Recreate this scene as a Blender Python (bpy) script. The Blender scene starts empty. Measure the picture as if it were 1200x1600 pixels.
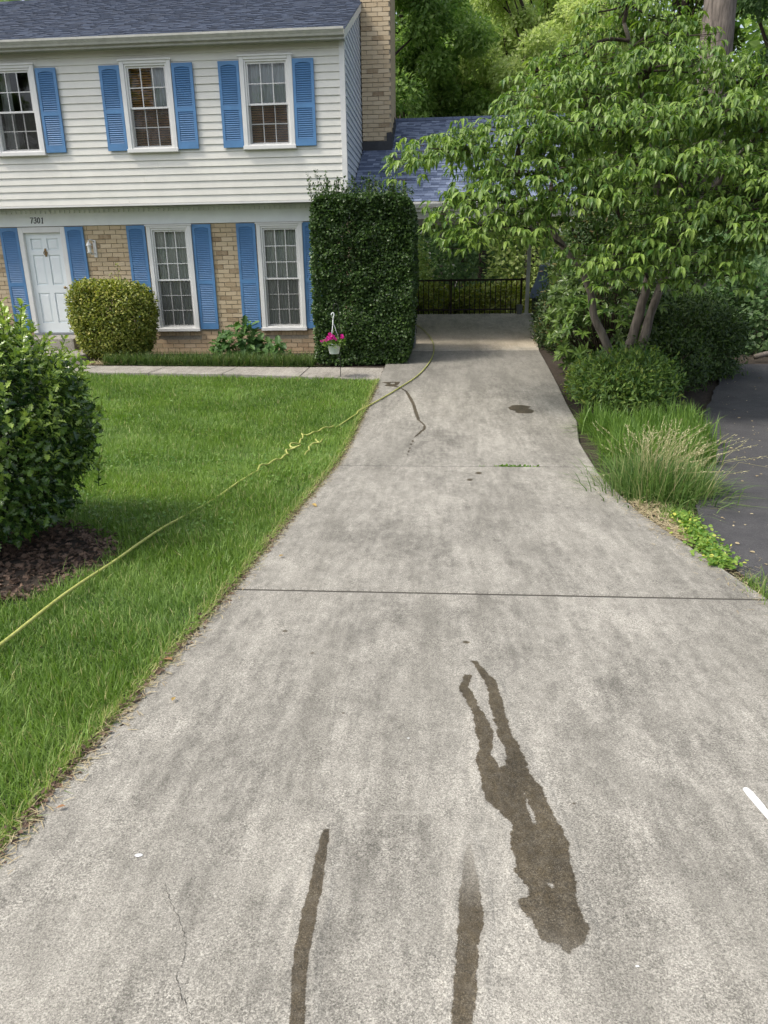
import bpy, bmesh, math, random
import numpy as np
from mathutils import Matrix, Vector
from mathutils.geometry import delaunay_2d_cdt

# ------------------------------------------------------------------ camera, sky, sun, exposure
SC = bpy.context.scene
COL = SC.collection
CAM_H = 1.6
PITCH, ROLL, YAW = math.radians(18.446), math.radians(0.8302), math.radians(-4.636)


def setup_camera():
    cd = bpy.data.cameras.new("camera")
    co = bpy.data.objects.new("camera", cd)
    COL.objects.link(co)
    cd.sensor_fit = 'VERTICAL'
    cd.sensor_height = 24.0
    cd.lens = 24.0 * 1124.0 / 1600.0
    cd.clip_start, cd.clip_end = 0.05, 2000
    c, s = math.cos(YAW), math.sin(YAW)
    A = Matrix(((c, -s, 0), (s, c, 0), (0, 0, 1)))
    cp, sp = math.cos(PITCH), math.sin(PITCH)
    B = Matrix(((1, 0, 0), (0, sp, cp), (0, -cp, sp)))
    cr, sr = math.cos(ROLL), math.sin(ROLL)
    C = Matrix(((cr, -sr, 0), (sr, cr, 0), (0, 0, 1)))
    R = (C @ B @ A).transposed().to_4x4()
    co.matrix_world = Matrix.Translation((0, 0, CAM_H)) @ R
    SC.camera = co


setup_camera()
SUN_DIR = Vector((-0.52, -0.22, 0.82)).normalized()      # towards the sun: high, from the left
w = bpy.data.worlds.new("World")
SC.world = w
w.use_nodes = True
nt = w.node_tree
nt.nodes.clear()
sky = nt.nodes.new('ShaderNodeTexSky')
sky.sky_type = 'NISHITA'
sky.sun_disc = False
sky.sun_elevation = math.asin(SUN_DIR.z)
sky.sun_rotation = math.atan2(SUN_DIR.x, SUN_DIR.y)
sky.air_density, sky.dust_density, sky.ozone_density = 1.0, 4.0, 1.0
bg = nt.nodes.new('ShaderNodeBackground')
bg.inputs['Strength'].default_value = 0.15
wo = nt.nodes.new('ShaderNodeOutputWorld')
hz = nt.nodes.new('ShaderNodeHueSaturation')          # hazy white summer sky
hz.inputs['Saturation'].default_value = 0.55
nt.links.new(sky.outputs[0], hz.inputs['Color'])
nt.links.new(hz.outputs[0], bg.inputs[0])
nt.links.new(bg.outputs[0], wo.inputs[0])
sl = bpy.data.lights.new("sun", 'SUN')
sl.energy = 1.5
sl.angle = math.radians(11)
sl.color = (1.0, 0.93, 0.82)
so = bpy.data.objects.new("sun", sl)
COL.objects.link(so)
so.rotation_euler = (-SUN_DIR).to_track_quat('-Z', 'Y').to_euler()
SC.view_settings.view_transform = 'Standard'
SC.view_settings.look = 'None'
SC.view_settings.gamma = 1.0
SC.view_settings.use_curve_mapping = False
SC.view_settings.exposure = 0.72
SC.cycles.use_denoising = True
SC.cycles.denoiser = 'OPENIMAGEDENOISE'
SC.cycles.denoising_input_passes = 'RGB_ALBEDO_NORMAL'
SC.cycles.denoising_prefilter = 'ACCURATE'
SC.cycles.max_bounces = 6
SC.cycles.transparent_max_bounces = 12
SC.cycles.sample_clamp_indirect = 6.0

# ------------------------------------------------------------------ helpers
rng = np.random.default_rng(11)
random.seed(5)
GY = np.array([-200, -5, 0, 2, 4, 6, 8, 10, 12, 13, 16, 20, 24, 30, 300.])
GH = np.array([1.5, 1.5, 1.52, 1.55, 1.66, 1.78, 1.85, 1.80, 1.65, 1.58, 1.40, 1.12, 1.5, 1.9, 1.9])
_yy = np.arange(-10, 40, 0.05)
_hh = np.interp(_yy, GY[:12], GH[:12])
_k = np.exp(-0.5 * (np.arange(-20, 21) * 0.05 / 0.35) ** 2)
_k /= _k.sum()
_hs = np.convolve(np.pad(_hh, 20, mode='edge'), _k, mode='valid')


def dz(y):
    """height of the driveway surface"""
    return CAM_H - np.interp(y, _yy, _hs)


def gz(x, y):
    """height of the soil: follows the driveway, level round the house, dropping behind it"""
    x = np.asarray(x, float)
    y = np.asarray(y, float)
    base = dz(np.minimum(y, 13.0))
    far = np.where(y > 13, 0.03, 0.0)
    a = np.clip((y - 12.5) / 1.0, 0, 1)
    z = base * (1 - a) + 0.03 * a
    on = np.clip((x + 1.6) / 0.5, 0, 1) * np.clip((3.2 - x) / 1.2, 0, 1) * np.clip((21.2 - y) / 0.6, 0, 1)
    z = z * (1 - on) + dz(y) * on
    z = np.where(y > 24, z - 0.3 * np.clip((y - 24) / 6, 0, 1), z)
    return z - 0.045


def link(o, parent=None):
    COL.objects.link(o)
    if parent is not None:
        o.parent = parent
    return o


def thing(name, label, cat, loc=(0, 0, 0), group=None, kind=None):
    o = bpy.data.objects.new(name, None)
    o.empty_display_size = 0.1
    o.location = loc
    link(o)
    if label:
        o['label'] = label
    if cat:
        o['category'] = cat
    if group:
        o['group'] = group
    if kind:
        o['kind'] = kind
    return o


def tag(o, label=None, cat=None, group=None, kind=None):
    for k, v in (('label', label), ('category', cat), ('group', group), ('kind', kind)):
        if v:
            o[k] = v
    return o


def raw_mesh(name, V, loops, starts, totals, mat=None, smooth=False, rnd=None, dom='FACE'):
    me = bpy.data.meshes.new(name)
    V = np.ascontiguousarray(V, np.float32)
    me.vertices.add(len(V))
    me.vertices.foreach_set('co', V.ravel())
    me.loops.add(len(loops))
    me.loops.foreach_set('vertex_index', np.ascontiguousarray(loops, np.int32))
    me.polygons.add(len(starts))
    me.polygons.foreach_set('loop_start', np.ascontiguousarray(starts, np.int32))
    try:
        me.polygons.foreach_set('loop_total', np.ascontiguousarray(totals, np.int32))
    except Exception:
        pass
    me.update(calc_edges=True)
    me.polygons.foreach_set('use_smooth', np.full(len(starts), bool(smooth)))
    if rnd is not None:
        a = me.attributes.new('rnd', 'FLOAT', dom)
        a.data.foreach_set('value', np.ascontiguousarray(rnd, np.float32))
    if mat:
        me.materials.append(mat)
    return me


def obj(name, me, parent=None, kind=None):
    o = bpy.data.objects.new(name, me)
    link(o, parent)
    if parent is not None and parent.location.length > 0:
        o.location = -parent.location          # meshes are written in world coordinates
        p = parent.parent
        if p is not None:
            pass
    if kind:
        o['kind'] = kind
    return o


class MB:
    def __init__(s):
        s.v, s.f = [], []

    def add(s, V, F):
        n = len(s.v)
        s.v.extend([tuple(p) for p in V])
        s.f.extend([tuple(i + n for i in f) for f in F])
        return s

    def box(s, x0, x1, y0, y1, z0, z1):
        V = [(x0, y0, z0), (x1, y0, z0), (x1, y1, z0), (x0, y1, z0), (x0, y0, z1), (x1, y0, z1), (x1, y1, z1), (x0, y1, z1)]
        return s.add(V, [(0, 3, 2, 1), (4, 5, 6, 7), (0, 1, 5, 4), (1, 2, 6, 5), (2, 3, 7, 6), (3, 0, 4, 7)])

    def prism_x(s, prof, x0, x1):
        """profile of (y, z) points swept along x"""
        n = len(prof)
        V = [(x0, y, z) for y, z in prof] + [(x1, y, z) for y, z in prof]
        F = [(i, (i + 1) % n, n + (i + 1) % n, n + i) for i in range(n)]
        F += [tuple(range(n - 1, -1, -1)), tuple(range(n, 2 * n))]
        return s.add(V, F)

    def tube(s, pts, rad, k=8, cap=True):
        pts = [Vector(p) for p in pts]
        n = len(pts)
        if not hasattr(rad, '__len__'):
            rad = [rad] * n
        V, F = [], []
        ref = None
        for i, p in enumerate(pts):
            t = (pts[min(i + 1, n - 1)] - pts[max(i - 1, 0)])
            if t.length < 1e-9:
                t = Vector((0, 0, 1))
            t.normalize()
            if ref is None:
                ref = t.orthogonal().normalized()
            ref = (ref - t * ref.dot(t))
            if ref.length < 1e-6:
                ref = t.orthogonal()
            ref.normalize()
            b = t.cross(ref)
            for j in range(k):
                a = 2 * math.pi * j / k
                V.append(p + (ref * math.cos(a) + b * math.sin(a)) * rad[i])
        for i in range(n - 1):
            for j in range(k):
                F.append((i * k + j, i * k + (j + 1) % k, (i + 1) * k + (j + 1) % k, (i + 1) * k + j))
        if cap:
            F.append(tuple(range(k - 1, -1, -1)))
            F.append(tuple(range((n - 1) * k, n * k)))
        return s.add(V, F)

    def lathe(s, prof, c, k=24):
        V, F = [], []
        for r, z in prof:
            for j in range(k):
                a = 2 * math.pi * j / k
                V.append((c[0] + r * math.cos(a), c[1] + r * math.sin(a), c[2] + z))
        for i in range(len(prof) - 1):
            for j in range(k):
                F.append((i * k + j, i * k + (j + 1) % k, (i + 1) * k + (j + 1) % k, (i + 1) * k + j))
        return s.add(V, F)

    def mesh(s, name, mat, smooth=False, bevel=0.0):
        me = bpy.data.meshes.new(name)
        me.from_pydata(s.v, [], s.f)
        me.update()
        if bevel > 0:
            bm = bmesh.new()
            bm.from_mesh(me)
            bmesh.ops.bevel(bm, geom=bm.edges[:], offset=bevel, segments=1, affect='EDGES', clamp_overlap=True)
            bm.to_mesh(me)
            bm.free()
        if smooth:
            me.polygons.foreach_set('use_smooth', np.ones(len(me.polygons), bool))
        if mat:
            me.materials.append(mat)
        return me

    def build(s, name, mat, parent=None, smooth=False, bevel=0.0, kind=None):
        return obj(name, s.mesh(name, mat, smooth, bevel), parent, kind)


def unit(a):
    return a / np.maximum(np.linalg.norm(a, axis=-1, keepdims=True), 1e-9)


def frames(d, up):
    d = unit(d)
    side = np.cross(d, up)
    bad = np.linalg.norm(side, axis=1) < 1e-3
    side[bad] = np.cross(d[bad], np.array([1.0, 0.2, 0.1]))
    side = unit(side)
    nrm = np.cross(side, d)
    return np.stack([side, d, nrm], axis=2)


def scatter(name, tmpl, P, R, S, mat, rnd=None, smooth=False):
    tv, tf = tmpl
    tv = np.asarray(tv, float)
    n, k = len(P), len(tv)
    S = np.asarray(S, float)
    S = S[:, None, None] if S.ndim == 1 else S[:, None, :]
    V = np.einsum('nij,nkj->nki', R, tv[None] * S) + P[:, None, :]
    lt = np.concatenate([np.array(f) for f in tf])
    tot = np.array([len(f) for f in tf])
    loops = (lt[None] + (np.arange(n) * k)[:, None]).ravel()
    totals = np.tile(tot, n)
    starts = np.concatenate([[0], np.cumsum(totals)[:-1]])
    if rnd is None:
        rnd = rng.random(n)
    return raw_mesh(name, V.reshape(-1, 3), loops, starts, totals, mat, smooth, np.repeat(rnd, len(tf)))


# leaf templates: length along +Y (1), width along X, normal +Z
def leaf_fold(wd=0.38, droop=0.35, fold=0.12):
    def c(t):
        return (0, t, -droop * t * t)
    V = [c(0)]
    for t, h in ((0.3, 0.46), (0.65, 0.40)):
        z = -droop * t * t
        V += [(-wd * h, t, z + fold * h), (0, t, z), (wd * h, t, z + fold * h)]
    V.append(c(1))
    F = [(0, 2, 1), (0, 3, 2), (1, 2, 5, 4), (2, 3, 6, 5), (4, 5, 7), (5, 6, 7)]
    return V, F


LEAF_DIAMOND = ([(0, 0, 0), (0.28, 0.45, 0.06), (0, 1, -0.05), (-0.28, 0.45, 0.06)], [(0, 1, 2), (0, 2, 3)])
LEAF_ROUND = ([(0, 0, 0), (0.36, 0.3, 0.07), (0.34, 0.72, 0.05), (0, 1, -0.06), (-0.34, 0.72, 0.05), (-0.36, 0.3, 0.07)],
              [(0, 1, 2, 3), (0, 3, 4, 5)])
_ht = [.10, .24, .38, .52, .66, .80]
_hw = [.27, .15, .33, .16, .28, .08]
_hv = [(0, 0, 0), (0, .3, -.02), (0, .6, -.05), (0, 1, -.12)]
_hv += [(a, t, .10 if i % 2 == 0 else .02) for i, (t, a) in enumerate(zip(_ht, _hw))]
_hv += [(-a, t, .10 if i % 2 == 0 else .02) for i, (t, a) in enumerate(zip(_ht, _hw))]
LEAF_HOLLY = (_hv, [(0, 4, 5, 1), (1, 5, 6), (1, 6, 7, 2), (2, 7, 8), (2, 8, 9, 3), (0, 1, 11, 10), (1, 12, 11), (1, 2, 13, 12), (2, 14, 13), (2, 3, 15, 14)])
BLADE = ([(-.5, 0, 0), (.5, 0, 0), (-.38, .55, .10), (.38, .55, .10), (0, 1, .34)], [(0, 1, 3, 2), (2, 3, 4)])


# ------------------------------------------------------------------ materials
def new_mat(name):
    m = bpy.data.materials.new(name)
    m.use_nodes = True
    return m, m.node_tree, m.node_tree.nodes['Principled BSDF']


def N(t, typ, **kw):
    n = t.nodes.new(typ)
    for k, v in kw.items():
        if k.startswith('i_'):
            n.inputs[k[2:].replace('_', ' ')].default_value = v
        else:
            setattr(n, k, v)
    return n


def rgba(c):
    return (c[0], c[1], c[2], 1.0)


def mixc(t, fac, a, b, mode='MIX'):
    n = t.nodes.new('ShaderNodeMix')
    n.data_type = 'RGBA'
    n.blend_type = mode
    for sock, val in ((n.inputs[0], fac), (n.inputs[6], a), (n.inputs[7], b)):
        if hasattr(val, 'is_output'):
            t.links.new(val, sock)
        elif isinstance(val, (int, float)):
            sock.default_value = val
        else:
            sock.default_value = rgba(val)
    return n.outputs[2]


def ramp(t, val, a, b, lo=0.0, hi=1.0):
    n = t.nodes.new('ShaderNodeMapRange')
    n.clamp = True
    t.links.new(val, n.inputs[0])
    n.inputs[1].default_value, n.inputs[2].default_value = a, b
    n.inputs[3].default_value, n.inputs[4].default_value = lo, hi
    return n.outputs[0]


def math_(t, op, a, b):
    n = t.nodes.new('ShaderNodeMath')
    n.operation = op
    for s_, v in ((n.inputs[0], a), (n.inputs[1], b)):
        if hasattr(v, 'is_output'):
            t.links.new(v, s_)
        else:
            s_.default_value = v
    return n.outputs[0]


def noise(t, scale, detail=4.0, rough=0.55, stretch=None, off=(0, 0, 0)):
    g = t.nodes.get('geo') or t.nodes.new('ShaderNodeNewGeometry')
    g.name = 'geo'
    n = N(t, 'ShaderNodeTexNoise')
    n.inputs['Scale'].default_value = scale
    n.inputs['Detail'].default_value = detail
    n.inputs['Roughness'].default_value = rough
    mp = t.nodes.new('ShaderNodeMapping')
    mp.inputs['Scale'].default_value = stretch or (1, 1, 1)
    mp.inputs['Location'].default_value = off
    t.links.new(g.outputs['Position'], mp.inputs[0])
    t.links.new(mp.outputs[0], n.inputs['Vector'])
    return n.outputs['Fac']


def bump(t, bs, h, strength=0.3, dist=0.01):
    b = N(t, 'ShaderNodeBump')
    b.inputs['Strength'].default_value = strength
    b.inputs['Distance'].default_value = dist
    t.links.new(h, b.inputs['Height'])
    t.links.new(b.outputs[0], bs.inputs['Normal'])


def plain(name, col, rough=0.5, var=0.08, scale=6.0, metal=0.0, objrand=0.0, bmp=0.0, spec=0.5, grime=0.0, stretch=None):
    """painted or weathered surface: base colour with mottling and optional grime"""
    m, t, b = new_mat(name)
    f = noise(t, scale, 5, 0.6, stretch)
    lo = [c * (1 - var * 2) for c in col]
    hi = [min(1, c * (1 + var)) for c in col]
    c = mixc(t, ramp(t, f, 0.3, 0.7), lo, hi)
    if grime:
        g = noise(t, scale * 0.35, 6, 0.65, (1, 1, 0.4), (3, 1, 7))
        c = mixc(t, ramp(t, g, 0.52, 0.75, 0, grime), c, [x * 0.45 for x in (col[0], col[1], col[2] * 0.9)])
    if objrand:
        oi = N(t, 'ShaderNodeObjectInfo')
        v = ramp(t, oi.outputs['Random'], 0, 1, 1 - objrand, 1 + objrand)
        hsv = N(t, 'ShaderNodeHueSaturation')
        t.links.new(v, hsv.inputs['Value'])
        t.links.new(c, hsv.inputs['Color'])
        c = hsv.outputs[0]
    t.links.new(c, b.inputs['Base Color'])
    b.inputs['Roughness'].default_value = rough
    b.inputs['Metallic'].default_value = metal
    b.inputs['Specular IOR Level'].default_value = spec
    if bmp:
        bump(t, b, noise(t, scale * 12, 4), bmp, 0.004)
    return m


def leafmat(name, a, b2, rough=0.45, trans=0.25, use_obj=False, spec=0.4, young=None):
    """leaf: colour varies leaf by leaf, thin and a little translucent"""
    m, t, b = new_mat(name)
    if use_obj:
        f = N(t, 'ShaderNodeObjectInfo').outputs['Random']
    else:
        at = N(t, 'ShaderNodeAttribute')
        at.attribute_name = 'rnd'
        f = at.outputs['Fac']
    c = mixc(t, ramp(t, f, 0.0, 0.85), a, b2)
    if young is not None:
        c = mixc(t, ramp(t, f, 0.86, 1.0), c, young)
    t.links.new(c, b.inputs['Base Color'])
    b.inputs['Roughness'].default_value = rough
    b.inputs['Specular IOR Level'].default_value = spec
    tr = N(t, 'ShaderNodeBsdfTranslucent')
    hs = N(t, 'ShaderNodeHueSaturation')
    hs.inputs['Saturation'].default_value = 1.15
    hs.inputs['Value'].default_value = 1.6
    t.links.new(c, hs.inputs['Color'])
    t.links.new(hs.outputs[0], tr.inputs['Color'])
    mx = N(t, 'ShaderNodeMixShader')
    mx.inputs[0].default_value = trans
    t.links.new(b.outputs[0], mx.inputs[1])
    t.links.new(tr.outputs[0], mx.inputs[2])
    t.links.new(mx.outputs[0], t.nodes['Material Output'].inputs['Surface'])
    return m


def concrete(name, light, dark, wet=False, warm=True):
    m, t, b = new_mat(name)
    big = noise(t, 1.5, 7, 0.65, (1, .45, 1))
    mid = noise(t, 7.0, 6, 0.68, (1, .42, 1), (4, 2, 0))
    streak = noise(t, 22.0, 5, 0.6, (1.0, 0.10, 1), (1, 9, 0))
    blot = noise(t, 22, 6, 0.72, (1, .5, 1), (0, 6, 2))
    fine = noise(t, 210, 3, 0.75)
    grit = noise(t, 420, 2, 0.6, None, (2, 2, 2))
    s = math_(t, 'MULTIPLY', big, 0.34)
    s = math_(t, 'ADD', s, math_(t, 'MULTIPLY', mid, 0.26))
    s = math_(t, 'ADD', s, math_(t, 'MULTIPLY', streak, 0.18))
    s = math_(t, 'ADD', s, math_(t, 'MULTIPLY', blot, 0.26))
    c = mixc(t, ramp(t, s, 0.415, 0.585), dark, light)
    tire = noise(t, 1.7, 6, 0.68, (2.0, 0.28, 1), (7, 3, 0))
    c = mixc(t, ramp(t, tire, 0.48, 0.70, 0, 0.58), c, (0.165, 0.157, 0.134))
    sp = math_(t, 'ADD', math_(t, 'MULTIPLY', fine, 0.55), math_(t, 'MULTIPLY', grit, 0.45))
    v = ramp(t, sp, 0.38, 0.62, 0.50, 1.42)
    hs = N(t, 'ShaderNodeHueSaturation')
    t.links.new(v, hs.inputs['Value'])
    t.links.new(c, hs.inputs['Color'])
    c = hs.outputs[0]
    vo = N(t, 'ShaderNodeTexVoronoi')
    vo.inputs['Scale'].default_value = 240
    t.links.new(t.nodes['geo'].outputs['Position'], vo.inputs['Vector'])
    sv = N(t, 'ShaderNodeSeparateColor')
    t.links.new(vo.outputs['Color'], sv.inputs[0])
    h2 = N(t, 'ShaderNodeHueSaturation')
    agg = noise(t, 3.0, 4, 0.6, None, (6, 1, 0))
    cell = ramp(t, sv.outputs[0], 0.0, 1.0, -0.34, 0.34)
    t.links.new(math_(t, 'ADD', 1.0, math_(t, 'MULTIPLY', cell, ramp(t, agg, 0.35, 0.65, 0.45, 1.2))), h2.inputs['Value'])
    t.links.new(c, h2.inputs['Color'])
    c = h2.outputs[0]
    pit = noise(t, 60, 2, 0.5, None, (5, 5, 5))
    c = mixc(t, ramp(t, pit, 0.68, 0.75, 0, 0.6), c, (0.10, 0.095, 0.085))
    sc = noise(t, 16, 6, 0.75, (1.0, .6, 1), (8, 0, 3))
    c = mixc(t, ramp(t, sc, 0.60, 0.74, 0, 0.55), c, [min(1, x * 1.3) for x in light])
    # hose-brushed bands running across the far slabs
    br = noise(t, 13, 5, 0.7, (0.22, 1.3, 1), (3, 0, 1))
    c = mixc(t, ramp(t, br, 0.60, 0.75, 0, 0.35), c, [min(1, x * 1.2) for x in light])
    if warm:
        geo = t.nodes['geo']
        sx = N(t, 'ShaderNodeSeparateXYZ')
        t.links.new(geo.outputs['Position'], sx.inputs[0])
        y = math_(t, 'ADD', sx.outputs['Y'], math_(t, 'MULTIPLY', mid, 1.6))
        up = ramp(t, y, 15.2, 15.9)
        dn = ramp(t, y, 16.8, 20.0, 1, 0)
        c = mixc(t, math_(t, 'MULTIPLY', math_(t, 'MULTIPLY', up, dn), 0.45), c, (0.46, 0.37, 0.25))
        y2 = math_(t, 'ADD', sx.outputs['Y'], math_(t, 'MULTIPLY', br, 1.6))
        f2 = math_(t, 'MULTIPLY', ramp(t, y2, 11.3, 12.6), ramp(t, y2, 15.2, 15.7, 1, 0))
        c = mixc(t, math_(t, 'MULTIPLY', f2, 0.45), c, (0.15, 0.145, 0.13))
    rough = 0.88
    if wet:
        # soaked area: 'sd' is the distance inside the outline in metres, 'amt' how wet it is
        at = N(t, 'ShaderNodeAttribute')
        at.attribute_name = 'sd'
        am = N(t, 'ShaderNodeAttribute')
        am.attribute_name = 'amt'
        n1 = noise(t, 42, 3, 0.6, None, (1, 7, 1))
        n2 = noise(t, 160, 3, 0.7, None, (3, 7, 1))
        n0 = noise(t, 16, 2, 0.5, None, (9, 7, 1))
        sc_ = N(t, 'ShaderNodeAttribute')
        sc_.attribute_name = 'rag'
        wob = math_(t, 'ADD', math_(t, 'MULTIPLY', math_(t, 'SUBTRACT', n1, 0.5), 1.0), math_(t, 'ADD', math_(t, 'MULTIPLY', math_(t, 'SUBTRACT', n2, 0.5), 0.55), math_(t, 'SUBTRACT', n0, 0.42)))
        d_ = math_(t, 'ADD', at.outputs['Fac'], math_(t, 'MULTIPLY', wob, sc_.outputs['Fac']))
        core = ramp(t, d_, 0.0, 0.0035)
        halo = ramp(t, d_, -0.010, 0.004, 0, 0.16)
        msk = math_(t, 'MULTIPLY', math_(t, 'MAXIMUM', core, halo), math_(t, 'MULTIPLY', am.outputs['Fac'], ramp(t, n1, 0.25, 0.6, 0.86, 1.0)))
        cw = mixc(t, 1.0, c, mixc(t, ramp(t, mid, 0.35, 0.65), (0.20, 0.165, 0.112), (0.285, 0.24, 0.17)), 'MULTIPLY')
        cw = mixc(t, ramp(t, grit, 0.63, 0.70, 0, 0.75), cw, (0.27, 0.25, 0.20))
        c = mixc(t, msk, c, cw)
        t.links.new(ramp(t, msk, 0, 1, 0.88, 0.50), b.inputs['Roughness'])
        t.links.new(ramp(t, msk, 0, 1, 0.25, 0.38), b.inputs['Specular IOR Level'])
    else:
        b.inputs['Roughness'].default_value = rough
        b.inputs['Specular IOR Level'].default_value = 0.25
    t.links.new(c, b.inputs['Base Color'])
    bump(t, b, sp, 0.35, 0.004)
    return m


M = {}
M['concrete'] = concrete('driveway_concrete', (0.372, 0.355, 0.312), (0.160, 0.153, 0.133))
M['clean_lifted'] = concrete('clean_lightened_concrete', (0.60, 0.565, 0.49), (0.36, 0.335, 0.28))  # cleaner carport concrete, lightened further to offset the shade under the roof
M['walk'] = concrete('sidewalk_concrete', (0.40, 0.375, 0.33), (0.22, 0.205, 0.18), warm=False)
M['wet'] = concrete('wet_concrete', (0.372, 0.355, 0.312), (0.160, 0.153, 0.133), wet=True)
M['crack'] = plain('crack_dirt', (0.06, 0.055, 0.045), 0.95)
M['paint'] = plain('white_road_paint', (0.74, 0.75, 0.75), 0.7, 0.10, 40, bmp=0.3)
M['soil'] = plain('dark_soil', (0.05, 0.037, 0.026), 0.95, 0.3, 20, bmp=0.8)
M['turf'] = plain('turf_soil', (0.045, 0.075, 0.022), 0.95, 0.3, 14, bmp=0.8)
def asphaltmat():
    m, t, b = new_mat('asphalt')
    c = mixc(t, ramp(t, noise(t, 2.2, 6, 0.65), 0.35, 0.68), (0.048, 0.047, 0.050), (0.082, 0.080, 0.082))
    sp = noise(t, 170, 3, 0.7)
    hs = N(t, 'ShaderNodeHueSaturation')
    t.links.new(ramp(t, sp, 0.36, 0.66, 0.5, 1.6), hs.inputs['Value'])
    t.links.new(c, hs.inputs['Color'])
    c = mixc(t, ramp(t, noise(t, 75, 2, 0.5, None, (2, 4, 0)), 0.66, 0.74, 0, 0.6), hs.outputs[0], (0.17, 0.165, 0.16))
    t.links.new(c, b.inputs['Base Color'])
    b.inputs['Roughness'].default_value = 0.85
    bump(t, b, sp, 0.6, 0.006)
    return m


M['asphalt'] = asphaltmat()
M['siding'] = plain('white_vinyl_siding', (0.73, 0.72, 0.66), 0.45, 0.035, 3, objrand=0.03, grime=0.12)
M['siding_shade'] = plain('shade_tinted_vinyl_siding', (0.60, 0.64, 0.68), 0.45, 0.03, 3, objrand=0.03)  # gable siding: its bluish shade is put into the colour
M['white'] = plain('white_trim_paint', (0.76, 0.76, 0.74), 0.4, 0.03, 5, grime=0.06)
M['bright'] = plain('shade_lifted_white', (0.86, 0.87, 0.86), 0.35, 0.02, 5)  # carport post white, raised to make up for the shade it stands in
M['frieze'] = plain('pale_frieze_paint', (0.82, 0.85, 0.84), 0.45, 0.03, 4, grime=0.06)
M['door'] = plain('pale_door_paint', (0.80, 0.85, 0.86), 0.35, 0.02, 3)
M['gutter'] = plain('weathered_gutter', (0.52, 0.52, 0.47), 0.45, 0.08, 4, grime=0.5, stretch=(2, 1, 4))
M['gutter2'] = plain('carport_gutter', (0.66, 0.66, 0.62), 0.45, 0.06, 4, grime=0.2)
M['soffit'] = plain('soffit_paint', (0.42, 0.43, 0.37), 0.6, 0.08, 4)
M['blue'] = plain('blue_shutter_paint', (0.095, 0.245, 0.48), 0.5, 0.09, 4, objrand=0.07, grime=0.14)
M['louvre'] = plain('blue_louvre_paint', (0.085, 0.22, 0.435), 0.45, 0.05, 4)
M['mortar'] = plain('mortar', (0.40, 0.35, 0.27), 0.95, 0.12, 30, bmp=0.4)
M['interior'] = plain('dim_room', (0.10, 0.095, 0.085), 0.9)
M['blind'] = plain('wood_blind', (0.70, 0.36, 0.15), 0.5, 0.15, 5)
M['black'] = plain('black_iron', (0.012, 0.012, 0.012), 0.5, 0.1)
M['flash'] = plain('dark_flashing', (0.035, 0.037, 0.042), 0.6, 0.2)
M['brass'] = plain('aged_brass', (0.35, 0.25, 0.13), 0.4, 0.1, metal=0.8)
M['barkgrey'] = plain('grey_bark', (0.20, 0.17, 0.145), 0.95, 0.3, 7, bmp=1.0, stretch=(3, 3, 0.5))
M['barkdark'] = plain('dark_bark', (0.075, 0.055, 0.045), 0.95, 0.35, 12, bmp=1.0, stretch=(2, 2, 0.6))
M['twig'] = plain('brown_twigs', (0.06, 0.045, 0.03), 0.95, 0.2)
M['pot'] = plain('white_plastic_pot', (0.80, 0.83, 0.86), 0.35, 0.03)
M['greymetal'] = plain('grey_painted_metal', (0.24, 0.26, 0.28), 0.5, 0.1, 4, grime=0.2)
M['tarp'] = plain('blue_plastic', (0.27, 0.36, 0.58), 0.45, 0.08)
M['binbody'] = plain('dark_blue_plastic', (0.015, 0.02, 0.035), 0.5, 0.1)
M['railwood'] = plain('dark_rail_paint', (0.03, 0.02, 0.017), 0.6, 0.15)
M['straw'] = leafmat('dry_straw', (0.30, 0.235, 0.13), (0.50, 0.43, 0.27), 0.8, 0.1)
M['litter'] = leafmat('brown_leaf_litter', (0.045, 0.028, 0.02), (0.17, 0.11, 0.075), 0.7, 0.05)


def brickmat():
    m, t, b = new_mat('tan_brick')
    oi = N(t, 'ShaderNodeObjectInfo')
    cr = N(t, 'ShaderNodeValToRGB')
    el = cr.color_ramp.elements
    el[0].position, el[0].color = 0.0, (0.25, 0.17, 0.095, 1)
    el[1].position, el[1].color = 1.0, (0.60, 0.49, 0.33, 1)
    for p_, c_ in ((0.10, (0.32, 0.23, 0.13)), (0.16, (0.49, 0.38, 0.235)), (0.6, (0.54, 0.43, 0.275))):
        e = cr.color_ramp.elements.new(p_)
        e.color = rgba(c_)
    t.links.new(oi.outputs['Random'], cr.inputs[0])
    f = noise(t, 22, 6, 0.7)
    c = mixc(t, ramp(t, f, 0.35, 0.7), cr.outputs[0], (0.60, 0.49, 0.34))
    c = mixc(t, 0.55, cr.outputs[0], c)
    sp = noise(t, 90, 3, 0.6)
    c = mixc(t, ramp(t, sp, 0.62, 0.75, 0, 0.5), c, (0.16, 0.11, 0.07))
    t.links.new(c, b.inputs['Base Color'])
    b.inputs['Roughness'].default_value = 0.9
    bump(t, b, f, 0.5, 0.006)
    return m


M['brick'] = brickmat()


def shinglemat(name, a, b2, c3):
    m, t, b = new_mat(name)
    at = N(t, 'ShaderNodeAttribute')
    at.attribute_name = 'rnd'
    c = mixc(t, ramp(t, at.outputs['Fac'], 0.15, 0.8), a, b2)
    c = mixc(t, ramp(t, at.outputs['Fac'], 0.85, 1.0), c, c3)
    g = noise(t, 160, 2, 0.6)
    hs = N(t, 'ShaderNodeHueSaturation')
    t.links.new(ramp(t, g, 0.3, 0.7, 0.7, 1.3), hs.inputs['Value'])
    t.links.new(c, hs.inputs['Color'])
    t.links.new(hs.outputs[0], b.inputs['Base Color'])
    b.inputs['Roughness'].default_value = 0.9
    return m


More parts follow.
